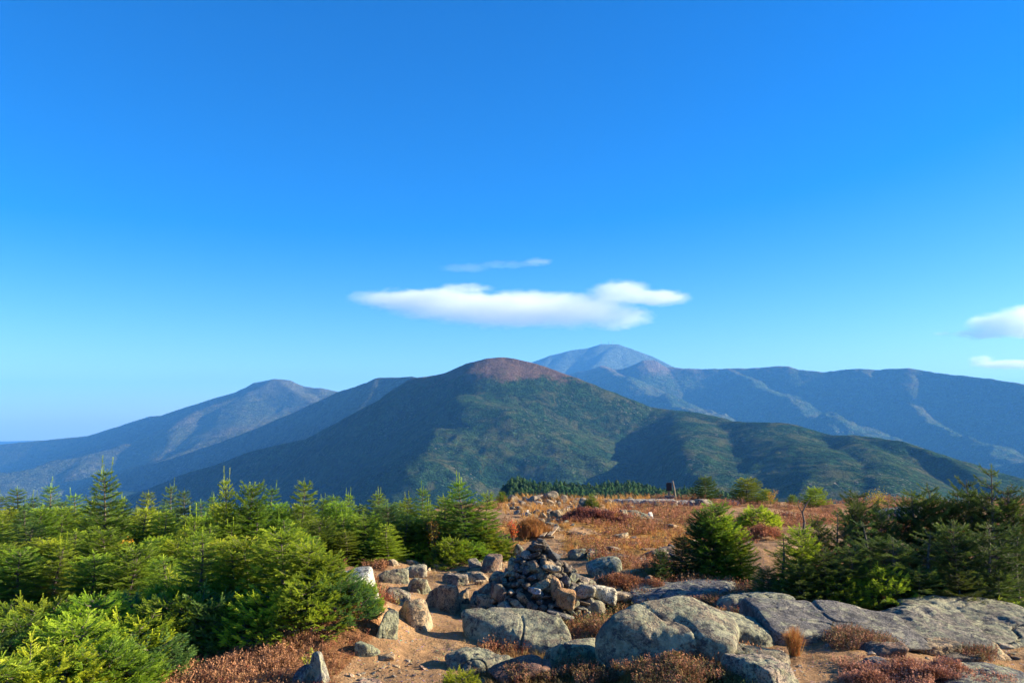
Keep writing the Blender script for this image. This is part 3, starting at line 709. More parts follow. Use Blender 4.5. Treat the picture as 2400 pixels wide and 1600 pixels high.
small_stones([(790, 1590), (900, 1555), (1010, 1545), (1000, 1580), (860, 1600)], 44, (4, 16), "pebble on the near trail", "pebbles on the near trail", [TAN, WARM, (0.48, 0.32, 0.24)], 6, .6, name="pebble")

small_stones([(1330, 1230), (1560, 1230), (1700, 1215), (1900, 1200), (1850, 1250), (1640, 1300), (1500, 1330), (1330, 1300)], 70, (7, 38), "low rock in the clearing behind the cairn", "rocks of the clearing", [BROWN, DARK, WARM, TAN], 8, .6)
small_stones([(1360, 1430), (1420, 1440), (1410, 1520), (1290, 1560), (1500, 1585), (1180, 1590), (1150, 1540)], 26, (8, 34), "broken rock between the foreground boulders", "broken rocks between the boulders", [GREY, WARM, BROWN], 9, .8)
small_stones([(1700, 1440), (1850, 1470), (1990, 1500), (2380, 1520), (2380, 1540), (2000, 1530), (1840, 1500), (1720, 1470)], 34, (12, 46), "broken rock below the right slabs", "broken rocks below the right slabs", [GREY, WARM, BROWN, DARK], 10, .6)
# ------------------------------------------------------------------ the cairn
def build_cairn():
    rg = np.random.RandomState(12)
    b = cast(1290, 1440); cx, cy = b[0], b[1] + 0.15; z0 = gz(cx, cy) - 0.03
    m = b[1] / FPX                                        # metres per photo pixel at the cairn
    root = bpy.data.objects.new("cairn", None); COL.objects.link(root); root.location = (cx, cy, z0)
    tag(root, "dark conical cairn of piled stones standing beside the trail", "cairn")
    ax = -28 * m; Hc = 172 * m                             # apex offset and height
    def surf(x, y):
        """height of the heap"""
        dx = x - ax
        rl = np.where(dx < 0, -dx / (172 * m), dx / (118 * m + 85 * m * 0.9))
        rr = np.hypot(rl, y / (135 * m))
        return Hc * np.clip(1 - rr, -0.1, 1) ** 1.12 if False else Hc * np.maximum(1 - rr ** 0.86, -0.05)
    # rubble core
    nu = 60
    xs = np.linspace(-190 * m, 190 * m, nu); ys = np.linspace(-150 * m, 150 * m, nu)
    X, Y = np.meshgrid(xs, ys); Z = surf(X, Y) * 0.90 - 0.05 + 0.03 * fbm2(X * 9, Y * 9, 3, 5)
    core = link("rubble", mesh("rubble", np.stack([X, Y, Z], -1).reshape(-1, 3), grid_faces(nu, nu), True), ROCK, parent=root)
    core.color = (0.10, 0.09, 0.08, .2); core['kind'] = 'stuff'
    meshes = [mesh("stone", *rock_mesh(700 + i, (1, rg.uniform(.65, 1.0), rg.uniform(.45, .8)), 3, 10, 20, .045), True) for i in range(14)]
    for q in meshes: q.materials.append(ROCK)
    pts = []; tries = 0; inner = []
    while len(pts) < 330 and tries < 30000:
        tries += 1
        x = rg.uniform(-175 * m, 200 * m); y = rg.uniform(-140 * m, 110 * m); z = float(surf(x, y))
        if z < 0.0: continue
        rel = z / Hc
        s_ = rg.uniform(0.17, 0.34) * (1 - .45 * rel) if rg.rand() < .55 else rg.uniform(0.08, 0.14)
        if any((x - a) ** 2 + (y - b_) ** 2 + (z - c) ** 2 < (0.30 * (s_ + d)) ** 2 for a, b_, c, d, _ in pts): continue
        pts.append((x, y, z, s_, 0))
    # specific marked stones
    spec = [(1403, 1365, 34, (0.52, 0.42, 0.30), 2.0), (1290, 1325, 40, TAN, .6),
            (1255, 1390, 30, (0.42, 0.42, 0.45), .7), (1450, 1405, 60, TAN, .45), (1380, 1340, 46, TAN, .6), (1370, 1415, 26, TAN, .8), (1345, 1308, 40, WARM, .8), (1262, 1284, 46, WARM, .5), (1330, 1290, 34, TAN, .6)]
    pts.sort(key=lambda p: -(p[3] * (1 if p[1] < 0.25 else .3)))
    def put(i, x, y, z, s_, col=None, asp=None, par=root, sink=0.0):
        o = link("stone", meshes[rg.randint(14)], None, parent=par, loc=(x, y, z - sink), rot=(rg.uniform(-.8, .8), rg.uniform(-.8, .8), rg.uniform(0, 6.28)),
                 scale=(s_ * rg.uniform(.9, 1.25), s_ * rg.uniform(.7, 1.1), s_ * (asp or rg.uniform(.4, 1.4))))
        c = col or [WARM, TAN, BROWN, BROWN, DARK, WARM][rg.randint(6)]; f = rg.uniform(.65, 1.2)
        o.color = (c[0] * f, c[1] * f, c[2] * f, rg.uniform(.25, .55))
        return o
    for j, (px, py, wpx, col, asp) in enumerate(spec):
        # walk along the pixel's ray until it meets the heap
        a, s2 = pxdir(px, py); yy = np.linspace(cy - 1.6, cy + 1.6, 900)
        zz = EYE[2] + s2 * yy - z0; hit = np.nonzero(zz <= surf(a * yy - cx, yy - cy) + .01)[0]
        if not len(hit): continue
        Y_ = yy[hit[0]]; s_ = wpx * m
        o = put(0, a * Y_ - cx, Y_ - cy, zz[hit[0]] + .02, s_, col, asp); o.rotation_euler = (rg.uniform(-.2, .2), rg.uniform(-.3, .3), rg.uniform(0, 6))
        o.color = (*col, .2)
    for i, (x, y, z, s_, _) in enumerate(pts[:88]): put(i, x, y, z, s_)
    # smaller filling stones as one rubble part
    parts = []
    for (x, y, z, s_, _) in pts[88:]:
        V, F = rock_mesh(rg.randint(9999), (s_, s_ * .85, s_ * rg.uniform(.5, .9)), 2, 9, 18, .05)
        a = rg.uniform(0, 6.28); tl = rg.uniform(-.6, .6)
        M = np.array((Matrix.Rotation(a, 3, 'Z') @ Matrix.Rotation(tl, 3, 'X')))
        parts.append((V @ M.T + np.array([x, y, z]), F))
    V, F = joinmesh(parts)
    f = link("small_stones", mesh("small_stones", V, F, True), ROCK, parent=root); f.color = (.24, .19, .14, .35); f['kind'] = 'stuff'
    return surf, (cx, cy, z0)
surf_, cc_ = build_cairn()
def lean(px, py, wpx, hpx, col, label, seed, facets=4):
    a, s2 = pxdir(px, py); yy = np.linspace(cc_[1] - 1.9, cc_[1] + 1.9, 1200); zz = EYE[2] + s2 * yy
    top = np.maximum(surf_(a * yy - cc_[0], yy - cc_[1]) + cc_[2], ground(a * yy, yy)) + .10
    k = np.nonzero(zz <= top)[0]
    if not len(k): return
    k = k[0]
    y = yy[k]; m = y / FPX; V, F = rock_mesh(seed, (wpx * m, wpx * m * .8, hpx * m), 4, facets, 7, .03)
    o = link("stone", mesh("stone", V, F, True), ROCK, loc=(a * y, y - .03, zz[k]), rot=(0, .15, 0)); o.color = (*col, .15); tag(o, label, "stone")
lean(1415, 1394, 54, 40, (0.86, 0.78, 0.56), "round whitish stone at the right foot of the cairn", 90, 2)
lean(1326, 1402, 42, 46, (0.60, 0.34, 0.15), "rounded orange stone leaning on the cairn above the flat-topped boulder", 91, 2)
lean(1303, 1376, 26, 44, (0.58, 0.36, 0.19), "tall orange-tan stone in the front of the cairn", 92, 3)
lean(1404, 1352, 24, 46, (0.58, 0.46, 0.30), "pointed tan stone sticking up on the cairn's right slope", 93, 8)
lean(1452, 1396, 60, 24, (0.50, 0.40, 0.27), "flat tan stone at the end of the cairn's right slope", 94, 8)
lean(1372, 1385, 44, 34, (0.52, 0.45, 0.33), "pale angular stone left of the round whitish stone", 95, 8)
lean(1255, 1384, 24, 16, (0.50, 0.50, 0.55), "small bluish-white stone in the dark front of the cairn", 96, 4)
lean(1290, 1330, 46, 18, (0.60, 0.52, 0.36), "flat pale stone high on the cairn", 97, 8)
lean(1345, 1318, 36, 30, (0.50, 0.42, 0.30), "tan block on the cairn's upper right slope", 98, 8)

# ------------------------------------------------------------------ plank walkway and trail sign
tm = NT("grey_timber"); v_ = tm.coords(); mp = tm.n("Mapping"); mp.inputs['Scale'].default_value = (14, 1.2, 14); tm.l(v_, mp.inputs[0])
nn = tm.noise(mp.outputs[0], 3, 6, .7)
TIMBER = tm.done(tm.bsdf(tm.ramp(nn, [(.3, (.16, .12, .08)), (.7, (.34, .27, .18))]), .85, tm.bump(nn, .6, .01)).outputs[0])
def planks():
    a = cast(1278, 1264); b = cast(1297, 1242); d = b - a; L = float(np.hypot(d[0], d[1])); yaw = math.atan2(-d[0], d[1])
    root = bpy.data.objects.new("plank_walkway", None); COL.objects.link(root); root.location = ((a + b) / 2 + np.array([0, 0, 0.07])).tolist(); root.rotation_euler = (math.atan2(b[2] - a[2], L), 0, yaw)
    tag(root, "two weathered planks laid along the trail behind the cairn", "walkway")
    for k, x in enumerate((-.08, .08)):
        V, F = box(0, 0, 0, .12, L, .03); V[:, 2] += .012 * np.sin(V[:, 0] * 9 + k)
        o = link("plank", mesh("plank", V, F, False), TIMBER, parent=root, loc=(x, .06 * (k - .5), .005 * k))
        bv = o.modifiers.new("b", 'BEVEL'); bv.width = .008
    for y in (-L * .35, L * .35):
        V, F = box(0, 0, 0, .36, .10, .09)
        link("sleeper", mesh("sleeper", V, F, False), TIMBER, parent=root, loc=(0, y, -.072))
planks()
def sign():
    p = cast(1578, 1172); m = p[1] / FPX
    root = bpy.data.objects.new("trail_sign", None); COL.objects.link(root); root.location = p.tolist()
    tag(root, "small dark trail sign with a pale leaning post at the plateau's far edge", "sign")
    def pa(n, VF, mat, **k):
        o = link(n, mesh(n, VF[0], VF[1], False), mat, parent=root, **k); b = o.modifiers.new("b", 'BEVEL'); b.width = .008; return o
    dk = NT("dark_board"); DK = dk.done(dk.bsdf((.035, .03, .03), .8).outputs[0])
    pa("sign_board", box(-9 * m, 0, 30 * m, 13 * m, .05, 19 * m), DK)
    pa("post", box(-9 * m, .06, 18 * m, 5 * m, .09, 42 * m), TIMBER)
    pa("leaning_post", tube([(5 * m, -.1, -.05), (2.5 * m, -.08, 22 * m), (-1 * m, -.06, 44 * m)], [.04, .036, .028]), TIMBER)
    pa("stone_base", box(-8 * m, 0.02, 3 * m, 20 * m, .35, 14 * m), ROCK).color = (*DARK, .4)
sign()

# ------------------------------------------------------------------ firs and spruces
def twig_template(nn=9, L=1.0, nl=0.20, wd=0.10, seed=0):
    rg = np.random.RandomState(seed); V = []
    for k in range(nn):
        t_ = (k + .3) / nn
        for sgn, up in ((1, .25), (-1, .25), (rg.choice([-1, 1]) * .35, .9)):
            f = .75 + .25 * rg.rand(); n_ = nl * (1.05 - .35 * t_) * f
            d = np.array([.55, sgn * 1.0, up + rg.uniform(-.15, .15)]); d /= np.linalg.norm(d)
            b0 = np.array([t_ * L - wd / 2, 0, 0]); b1 = np.array([t_ * L + wd / 2, 0, 0.0])
            V += [b0, b1 + d * n_ * .45, b0 + d * n_]
    # blunt tip rosette
    for a in (-.5, 0, .5):
        d = np.array([1, a, .3]); d /= np.linalg.norm(d)
        V += [np.array([L * .93, -wd / 2, 0]), np.array([L * .93, wd / 2, 0.01]), np.array([L * .93, 0, 0]) + d * nl]
    return np.array(V)
TW = twig_template()
TWL = twig_template(5, 1.0, .30, .11, 3)
def build_twigs(P, D, U, L, tone, dead, tpl):
    """P start, D direction, U up hint, L length"""
    D = D / np.linalg.norm(D, axis=1)[:, None]
    Sd = np.cross(U, D); Sd /= np.linalg.norm(Sd, axis=1)[:, None] + 1e-9
    N = np.cross(D, Sd)
    n = len(P); k = len(tpl)
    V = P[:, None, :] + L[:, None, None] * (tpl[None, :, 0:1] * D[:, None, :] + tpl[None, :, 1:2] * Sd[:, None, :] + tpl[None, :, 2:3] * N[:, None, :])
    V = V.reshape(-1, 3); F = np.arange(n * k).reshape(-1, 3)
    tt = np.repeat(tone, k) + .25 * np.tile(tpl[:, 0], n) - .12
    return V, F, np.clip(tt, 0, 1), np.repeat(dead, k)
class Fir:
    """kind: 'fir' pointed, 'bush' rounded, 'mat' low spreading, 'flag' wind-shaped spruce"""
    def __init__(s, seed, H=1.4, Rw=0.65, kind='fir', leaders=1, tpl=TW, twl=0.085, dens=1.0, deadf=0.0):
        rg = np.random.RandomState(seed); s.H = H; s.Rw = Rw
        P = []; D = []; L = []; T = []; DE = []; sticks = []
        lean = rg.uniform(-.05, .05, 2)
        def trunk_at(z): return np.array([lean[0] * z + .03 * H * math.sin(z / H * 4 + seed), lean[1] * z + .03 * H * math.cos(z / H * 3.3 + seed), z])
        def twig(p, d, l, tone):
            P.append(p); D.append(d); L.append(l); T.append(tone); DE.append(rg.rand() ** (1.0 if deadf else 8))
        def branch(p0, az, elev, Lb, tone0):
            d = np.array([math.cos(az) * math.cos(elev), math.sin(az) * math.cos(elev), math.sin(elev)])
            side = np.array([-math.sin(az), math.cos(az), 0])
            droop = rg.uniform(-.05, .35) * (1 if kind != 'flag' else .4)
            pos = lambda t_: p0 + d * Lb * t_ + np.array([0, 0, 1]) * (-droop * Lb * t_ * (1 - t_) + (.14 * Lb * t_ ** 3))
            if Lb > .12: sticks.append([pos(0), pos(.35), pos(.7), pos(.97)])
            st = twl * .42 / dens
            t0 = .12 if kind != 'flag' else .25
            nst = max(3, int(Lb * (1 - t0) / st))
            for i in range(nst):
                t_ = t0 + (1 - t0) * (i + rg.rand() * .6) / nst
                sl = (0.42 * Lb * (1 - t_) ** .8 + twl * .7) * rg.uniform(.65, 1.1)
                for sg in (-1, 1):
                    dd = d * rg.uniform(.6, 1.0) + side * sg * rg.uniform(.6, 1.0) + np.array([0, 0, rg.uniform(-.02, .10)])
                    dd /= np.linalg.norm(dd); q = pos(t_); k = max(1, int(round(sl / (twl * .9))))
                    for j in range(k):
                        out = (t_ + (1 - t_) * (j + 1) / k)
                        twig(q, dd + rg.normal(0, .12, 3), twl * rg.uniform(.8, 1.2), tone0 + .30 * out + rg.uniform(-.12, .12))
                        if j < k - 1 and rg.rand() < .8:      # little fork
                            twig(q + dd * twl * .7, dd + side * rg.uniform(-1, 1) + d * rg.uniform(-.2, .6) + np.array([0, 0, .2]), twl * rg.uniform(.7, 1), tone0 + .3 * out + rg.uniform(-.1, .15))
                        q = q + dd * twl * .9
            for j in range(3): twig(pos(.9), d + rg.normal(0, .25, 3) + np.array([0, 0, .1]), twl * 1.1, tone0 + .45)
        if kind in ('fir', 'bush', 'flag'):
            z = H * (.04 if kind != 'flag' else .16); a0 = rg.rand() * 6
            step = {'fir': .085, 'bush': .080, 'flag': .11}[kind] * (H ** .3)
            while z < H * .97:
                f = z / H
                if kind == 'fir': rad = Rw * (1 - f) ** .82 * (.85 + .15 * math.sin(z * 31 + seed)) + .06
                elif kind == 'bush': rad = Rw * max(0, 1 - (f ** 1.7)) ** .6 * (.75 + .30 * rg.rand())
                else: rad = Rw * (.55 + .45 * math.sin(math.pi * min(1, f * 1.05))) * rg.uniform(.5, 1.1)
                nb = int({'fir': 8, 'bush': 8, 'flag': 7}[kind] * (1 if rad > .2 else .8))
                for i in range(nb):
                    az = a0 + 6.283 * i / nb + rg.uniform(-.3, .3); lb = rad * rg.uniform(.72, 1.12)
                    if kind == 'flag': lb *= .55 + .6 * (0.5 + .5 * math.cos(az - 2.9))
                    el = {'fir': .05 + .35 * f ** 2, 'bush': .06 + .4 * f ** 2, 'flag': .10 + rg.uniform(-.1, .25)}[kind]
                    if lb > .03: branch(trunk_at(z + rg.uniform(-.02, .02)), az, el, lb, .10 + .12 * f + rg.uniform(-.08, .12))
                a0 += 1.1; z += step * rg.uniform(.8, 1.25)
            for j in range(leaders):
                off = np.array([rg.uniform(-.08, .08) * (leaders > 1), rg.uniform(-.05, .05) * (leaders > 1), 0]) * H
                q = trunk_at(H * rg.uniform(.86, .95)) + off; n_ = rg.randint(2, 4) if kind == 'fir' else 1
                for i in range(n_ + (leaders > 1)):
                    twig(q, np.array([rg.uniform(-.06, .06), rg.uniform(-.06, .06), 1]), twl * 1.25, .75); q = q + np.array([0, 0, twl * 1.05])
        else:   # mat: many short rising shoots over a dome
            n_ = int(230 * dens)
            for i in range(n_):
                a = rg.rand() * 6.283; r_ = math.sqrt(rg.rand()) ; x, y = Rw * r_ * math.cos(a), Rw * r_ * math.sin(a)
                zz = H * (1 - r_ ** 2.2) * (.75 + .35 * rg.rand()) + .02
                el = rg.uniform(.05, .45) * (1 - .5 * r_)
                branch(np.array([x * .8, y * .8, zz - .10]), a + rg.uniform(-1, 1), el, rg.uniform(.10, .20), .22 + rg.uniform(-.1, .25))
        P = np.array(P); D = np.array(D); L = np.array(L); T = np.array(T); DE = np.array(DE)
        U = np.tile(np.array([[0.05, 0.08, 1.0]]), (len(P), 1)) + rg.normal(0, .25, (len(P), 3))
        V, F, tt, de = build_twigs(P, D, U, L, T, DE, tpl)
        s.crown = mesh("crown", V, F, False, fattr={"tone": tt, "dead": de})
        s.n = len(F)
        if kind == 'mat':
            parts = [tube([(0, 0, -.05), (.06, .03, H * .3), (.15, .05, H * .6)], [.03, .025, .01], 6)]
        else:
            zs = np.linspace(0, 1, 9); parts = [tube([trunk_at(H * .97 * q) - np.array([0, 0, .06 * (q == 0)]) for q in zs], [max(.004, .022 * H ** 1.1 * (1 - q) + .004) * (1.7 if kind == 'flag' else 1) for q in zs], 7)]
        for st in sticks:
            if len(st): parts.append(tube(st, [.007, .006, .004, .002], 3))
        V, F = joinmesh(parts); s.trunk = mesh("trunk", V, F, True)
        s.trunk.materials.append(BARK)
FOL = {
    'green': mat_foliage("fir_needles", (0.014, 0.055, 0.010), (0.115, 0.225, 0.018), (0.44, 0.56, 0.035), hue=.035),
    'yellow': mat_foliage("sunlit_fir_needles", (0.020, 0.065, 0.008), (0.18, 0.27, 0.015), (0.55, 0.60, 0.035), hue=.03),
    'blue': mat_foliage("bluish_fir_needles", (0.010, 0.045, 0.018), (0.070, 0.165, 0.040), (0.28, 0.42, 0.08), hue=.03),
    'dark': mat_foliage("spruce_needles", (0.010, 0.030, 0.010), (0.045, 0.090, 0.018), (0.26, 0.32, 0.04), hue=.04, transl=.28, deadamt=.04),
}
PR = {}
def proto(key, **kw):
    f = Fir(**kw); PR[key] = f
    return f
proto('fir1', seed=1, H=1.5, Rw=.62); proto('fir2', seed=2, H=1.5, Rw=.50, leaders=2); proto('fir3', seed=3, H=1.5, Rw=.75, leaders=3)
proto('bush1', seed=4, H=1.1, Rw=.70, kind='bush'); proto('bush2', seed=5, H=.9, Rw=.75, kind='bush', leaders=2)
proto('fir4', seed=21, H=1.4, Rw=.70, leaders=1, twl=.09); proto('bush3', seed=22, H=1.0, Rw=.72, kind='bush', leaders=3); proto('mat1', seed=6, H=.40, Rw=.62, kind='mat', dens=1.3, twl=.065); proto('mat2', seed=7, H=.30, Rw=.55, kind='mat', dens=1.2, twl=.065)
proto('flag1', seed=8, H=1.6, Rw=.85, kind='flag', twl=.075, dens=.9); proto('flag2', seed=9, H=1.5, Rw=.95, kind='flag', twl=.075, dens=.9)
proto('cone', seed=10, H=1.5, Rw=.80, kind='bush', leaders=3, twl=.07)
for k_ in PR: print(k_, PR[k_].n)
CROWN = {}
def crown_mesh(key, col):
    if (key, col) not in CROWN:
        me = PR[key].crown if not any(c[0] == key for c in CROWN) else PR[key].crown.copy()
        me.materials.clear(); me.materials.append(FOL[col]); CROWN[(key, col)] = me
    return CROWN[(key, col)]
rt = np.random.RandomState(77)
TREES = []
def tree(x, top, base, key, col='green', wpx=None, name="fir_tree", label=None, group=None, cat="fir tree", yaw=None, row=None):
    p = cast(x, base); m = p[1] / FPX; f = PR[key]
    h = (base - top) * m; sz = h / (f.H * 1.03); sx = (wpx * m / (2 * f.Rw * 1.12)) if wpx else sz * rt.uniform(.9, 1.15)
    root = bpy.data.objects.new(name, None); COL.objects.link(root); root.location = (p[0], p[1], p[2] - .02)
    root.rotation_euler = (rt.uniform(-.04, .04), rt.uniform(-.04, .04), rt.uniform(0, 6.28) if yaw is None else yaw); root.scale = (sx, sx, sz)
    c = bpy.data.objects.new("crown", crown_mesh(key, col)); COL.objects.link(c); c.parent = root
    t_ = bpy.data.objects.new("trunk", f.trunk); COL.objects.link(t_); t_.parent = root
    tag(root, label, cat, group); TREES.append((root, row, x, col))
    return root
# left thicket, back row against the dark mountain  (x, top, width, proto, colour)
BACK = [(-60, 1150, 150, 'fir1', 'blue'), (-5, 1162, 110, 'fir2', 'blue'), (38, 1140, 110, 'fir1', 'blue'), (70, 1165, 100, 'fir3', 'blue'), (103, 1138, 105, 'fir2', 'blue'), (140, 1170, 90, 'fir1', 'blue'), (166, 1158, 95, 'fir2', 'green'),
        (292, 1170, 110, 'fir3', 'green'), (345, 1150, 100, 'fir1', 'yellow'), (398, 1138, 80, 'fir2', 'blue'), (432, 1145, 90, 'fir1', 'blue'), (470, 1170, 100, 'fir1', 'blue'), (498, 1166, 90, 'fir3', 'green'),
        (640, 1142, 90, 'fir2', 'green'), (752, 1172, 120, 'fir3', 'green'), (775, 1158, 120, 'fir1', 'green'), (810, 1162, 100, 'fir3', 'green'), (845, 1180, 120, 'fir1', 'yellow'),
        (882, 1158, 140, 'fir3', 'green'), (930, 1172, 110, 'fir1', 'green'), (958, 1168, 110, 'fir3', 'yellow'), (992, 1145, 90, 'fir2', 'green'), (1030, 1158, 100, 'fir1', 'green')]
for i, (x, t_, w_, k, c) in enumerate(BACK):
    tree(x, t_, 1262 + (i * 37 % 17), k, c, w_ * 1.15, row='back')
MID = [(-20, 1215, 1330, 190, 'fir3', 'green'), (70, 1228, 1340, 190, 'fir1', 'green'), (110, 1262, 1348, 150, 'bush1', 'yellow'), (310, 1240, 1330, 150, 'fir1', 'yellow'), (380, 1195, 1318, 130, 'fir1', 'yellow'), (340, 1190, 1322, 130, 'fir2', 'yellow'),
       (440, 1240, 1335, 160, 'fir3', 'yellow'), (600, 1195, 1330, 140, 'fir1', 'green'), (655, 1215, 1330, 130, 'fir2', 'green'), (740, 1215, 1322, 150, 'bush1', 'green'), (800, 1208, 1318, 150, 'fir3', 'green'),
       (810, 1240, 1325, 130, 'fir1', 'yellow'), (860, 1205, 1312, 160, 'bush1', 'green'), (905, 1225, 1315, 130, 'fir1', 'yellow'), (950, 1200, 1310, 150, 'fir1', 'green'), (1000, 1215, 1308, 130, 'bush2', 'green'), (1050, 1225, 1308, 110, 'fir1', 'green'),
       (1145, 1240, 1308, 120, 'bush2', 'yellow'), (1180, 1262, 1310, 80, 'bush2', 'yellow'), (1060, 1262, 1318, 130, 'mat1', 'yellow'), (880, 1265, 1320, 140, 'bush2', 'green'), (1100, 1270, 1316, 130, 'mat1', 'green'), (980, 1268, 1314, 130, 'mat1', 'green'),
       (760, 1262, 1325, 120, 'bush2', 'yellow'), (545, 1230, 1335, 150, 'fir3', 'green'), (490, 1228, 1340, 140, 'fir1', 'green'), (700, 1235, 1335, 140, 'fir1', 'green')]
for (x, t_, b_, w_, k, c) in MID: tree(x, t_, b_, k, c, w_ * 1.1, row='middle')
tree(1090, 1132, 1306, 'fir3', 'green', 230, label="broad tall fir at the right end of the thicket beside the trail")
tree(1135, 1150, 1300, 'fir1', 'green', 140, label="fir tucked against the right side of the broad tall fir")
tree(1048, 1165, 1300, 'fir2', 'green', 120, label="fir tucked against the left side of the broad tall fir")
tree(232, 1106, 1330, 'fir3', 'green', 215, label="tallest fir of the left thicket with several upright leaders")
tree(700, 1122, 1312, 'fir1', 'green', 150, label="pointed fir with spiky top standing above the middle of the thicket")
tree(528, 1128, 1330, 'fir3', 'yellow', 130, label="yellow-green pointed fir left of a bushy dark-topped one")
tree(575, 1134, 1325, 'bush1', 'green', 160, label="bushy dark-topped fir beside the yellow-green pointed one")
FRONT = [(40, 1290, 1420, 200, 'bush1', 'green'), (130, 1275, 1430, 210, 'fir3', 'yellow'), (210, 1300, 1440, 200, 'bush1', 'green'), (300, 1282, 1440, 210, 'bush1', 'green'), (385, 1300, 1450, 200, 'fir1', 'green'), (463, 1240, 1460, 200, 'fir1', 'green'),
         (455, 1215, 1400, 150, 'fir3', 'yellow'), (580, 1262, 1440, 220, 'bush1', 'yellow'), (660, 1238, 1440, 260, 'bush1', 'yellow'), (725, 1275, 1420, 200, 'bush2', 'yellow'), (540, 1290, 1450, 200, 'fir1', 'green'), (775, 1300, 1400, 150, 'bush2', 'yellow'),
         (250, 1240, 1390, 190, 'bush1', 'green'), (170, 1240, 1380, 160, 'fir1', 'green'), (340, 1260, 1400, 160, 'fir1', 'green'), (-30, 1280, 1400, 180, 'bush1', 'green')]
for (x, t_, b_, w_, k, c) in FRONT: tree(x, t_, b_, k, c, w_ * 1.1, row='front')
NEARM = [(40, 1445, 1560, 300), (-60, 1480, 1600, 320), (170, 1450, 1580, 330), (300, 1445, 1560, 300), (395, 1400, 1510, 260), (490, 1385, 1490, 260), (560, 1400, 1480, 220), (640, 1375, 1470, 260), (720, 1355, 1455, 240), (800, 1348, 1430, 190), (850, 1362, 1420, 110),
         (100, 1520, 1660, 380), (240, 1510, 1640, 340), (350, 1490, 1590, 260), (-30, 1560, 1700, 380), (110, 1400, 1500, 260), (220, 1395, 1500, 260), (320, 1390, 1480, 230), (10, 1420, 1510, 250), (420, 1350, 1460, 220), (560, 1340, 1440, 230), (760, 1325, 1400, 160)]
for i, (x, t_, b_, w_) in enumerate(NEARM):
    tree(x, t_, b_, ['mat1', 'mat2'][i % 2], ['green', 'yellow', 'green', 'blue'][i * 7 % 4], w_ * 1.0, name="fir_shrub", cat="fir shrub", row='near')
tree(1078, 1568, 1625, 'mat2', 'yellow', 130, name="fir_shrub", cat="fir shrub", label="small bright fir sprig at the bottom edge beside the blotchy rock")
tree(1175, 1152, 1176, 'bush2', 'yellow', 40, name="fir_shrub", cat="fir shrub", label="tiny yellow-green fir on the far rise right of the thicket")
tree(1388, 1158, 1188, 'fir3', 'green', 60, name="fir_shrub", cat="fir shrub", label="small fir on top of the dark heath mound")
# centre right
tree(1672, 1180, 1352, 'bush1', 'green', 190, label="solitary broad bushy fir in the middle of the heath", cat="fir tree")
tree(1650, 1205, 1348, 'bush3', 'dark', 150, label="dense dark fir filling the left side of the broad bushy fir")
tree(1700, 1215, 1350, 'bush3', 'yellow', 140, label="yellow-green fir filling the right side of the broad bushy fir")
tree(1600, 1255, 1355, 'cone', 'dark', 110, label="low dark fir leaning on the left foot of the broad bushy fir")
tree(1735, 1240, 1356, 'bush1', 'yellow', 130, label="round fir joined to the right foot of the broad bushy fir")
tree(1550, 1290, 1362, 'bush2', 'dark', 80, label="lowest dark shoot left of the broad bushy fir")
tree(1778, 1188, 1240, 'mat1', 'yellow', 130, name="fir_shrub", cat="fir shrub", label="low mounded fir behind the broad bushy fir's shoulder")
tree(1655, 1118, 1168, 'bush2', 'dark', 90, name="fir_shrub", cat="fir shrub", label="dark round bush at the far edge right of the trail sign")
tree(1752, 1120, 1175, 'bush1', 'yellow', 120, name="fir_shrub", cat="fir shrub", label="yellow-tipped round bush at the plateau's far edge")
tree(1795, 1146, 1180, 'bush2', 'yellow', 60, name="fir_shrub", cat="fir shrub", label="small yellow bush at the right foot of the yellow-tipped one")
tree(1858, 1160, 1182, 'bush2', 'yellow', 40, name="fir_shrub", cat="fir shrub", label="tiny bush on the far edge left of the snag's bush")
tree(1915, 1142, 1185, 'bush2', 'yellow', 95, name="fir_shrub", cat="fir shrub", label="bush on the far edge above the dead snag")
# right spruce thicket
RIGHT = [(1838, 1250, 1400, 150, 'flag1', 'yellow'), (1885, 1238, 1410, 150, 'bush1', 'yellow'), (1940, 1290, 1425, 170, 'bush1', 'dark'), (1965, 1190, 1380, 120, 'flag1', 'dark'), (2022, 1145, 1360, 140, 'flag2', 'dark'), (2040, 1215, 1400, 170, 'flag1', 'dark'), (2090, 1165, 1360, 130, 'flag1', 'dark'),
         (2140, 1140, 1370, 150, 'flag2', 'dark'), (2205, 1130, 1375, 150, 'flag1', 'dark'), (2255, 1142, 1380, 140, 'flag2', 'dark'), (2290, 1115, 1390, 150, 'flag1', 'dark'), (2385, 1135, 1395, 160, 'flag2', 'dark'), (2440, 1150, 1395, 170, 'flag1', 'dark'),
         (2010, 1285, 1430, 180, 'bush1', 'dark'), (2070, 1330, 1436, 190, 'mat1', 'green'), (2105, 1260, 1425, 180, 'flag2', 'dark'), (2180, 1240, 1425, 190, 'flag1', 'dark'), (2250, 1230, 1425, 190, 'bush1', 'dark'), (2320, 1220, 1430, 200, 'flag2', 'dark'),
         (2390, 1250, 1435, 190, 'flag1', 'dark'), (2160, 1335, 1438, 190, 'bush2', 'dark'), (2250, 1340, 1440, 180, 'bush2', 'dark'), (2350, 1340, 1440, 190, 'bush2', 'dark'), (1880, 1320, 1418, 150, 'bush2', 'dark'), (1800, 1330, 1395, 110, 'bush2', 'dark'), (1975, 1350, 1432, 150, 'mat1', 'green'),
         (1930, 1215, 1380, 110, 'bush1', 'dark'), (2000, 1180, 1370, 120, 'bush1', 'dark'), (2075, 1195, 1375, 140, 'bush1', 'dark'), (2125, 1180, 1370, 130, 'bush1', 'dark'), (2180, 1165, 1372, 150, 'bush1', 'dark'), (2240, 1175, 1380, 150, 'bush1', 'dark'), (2310, 1160, 1385, 150, 'bush1', 'dark'), (2370, 1175, 1390, 160, 'bush1', 'dark')]
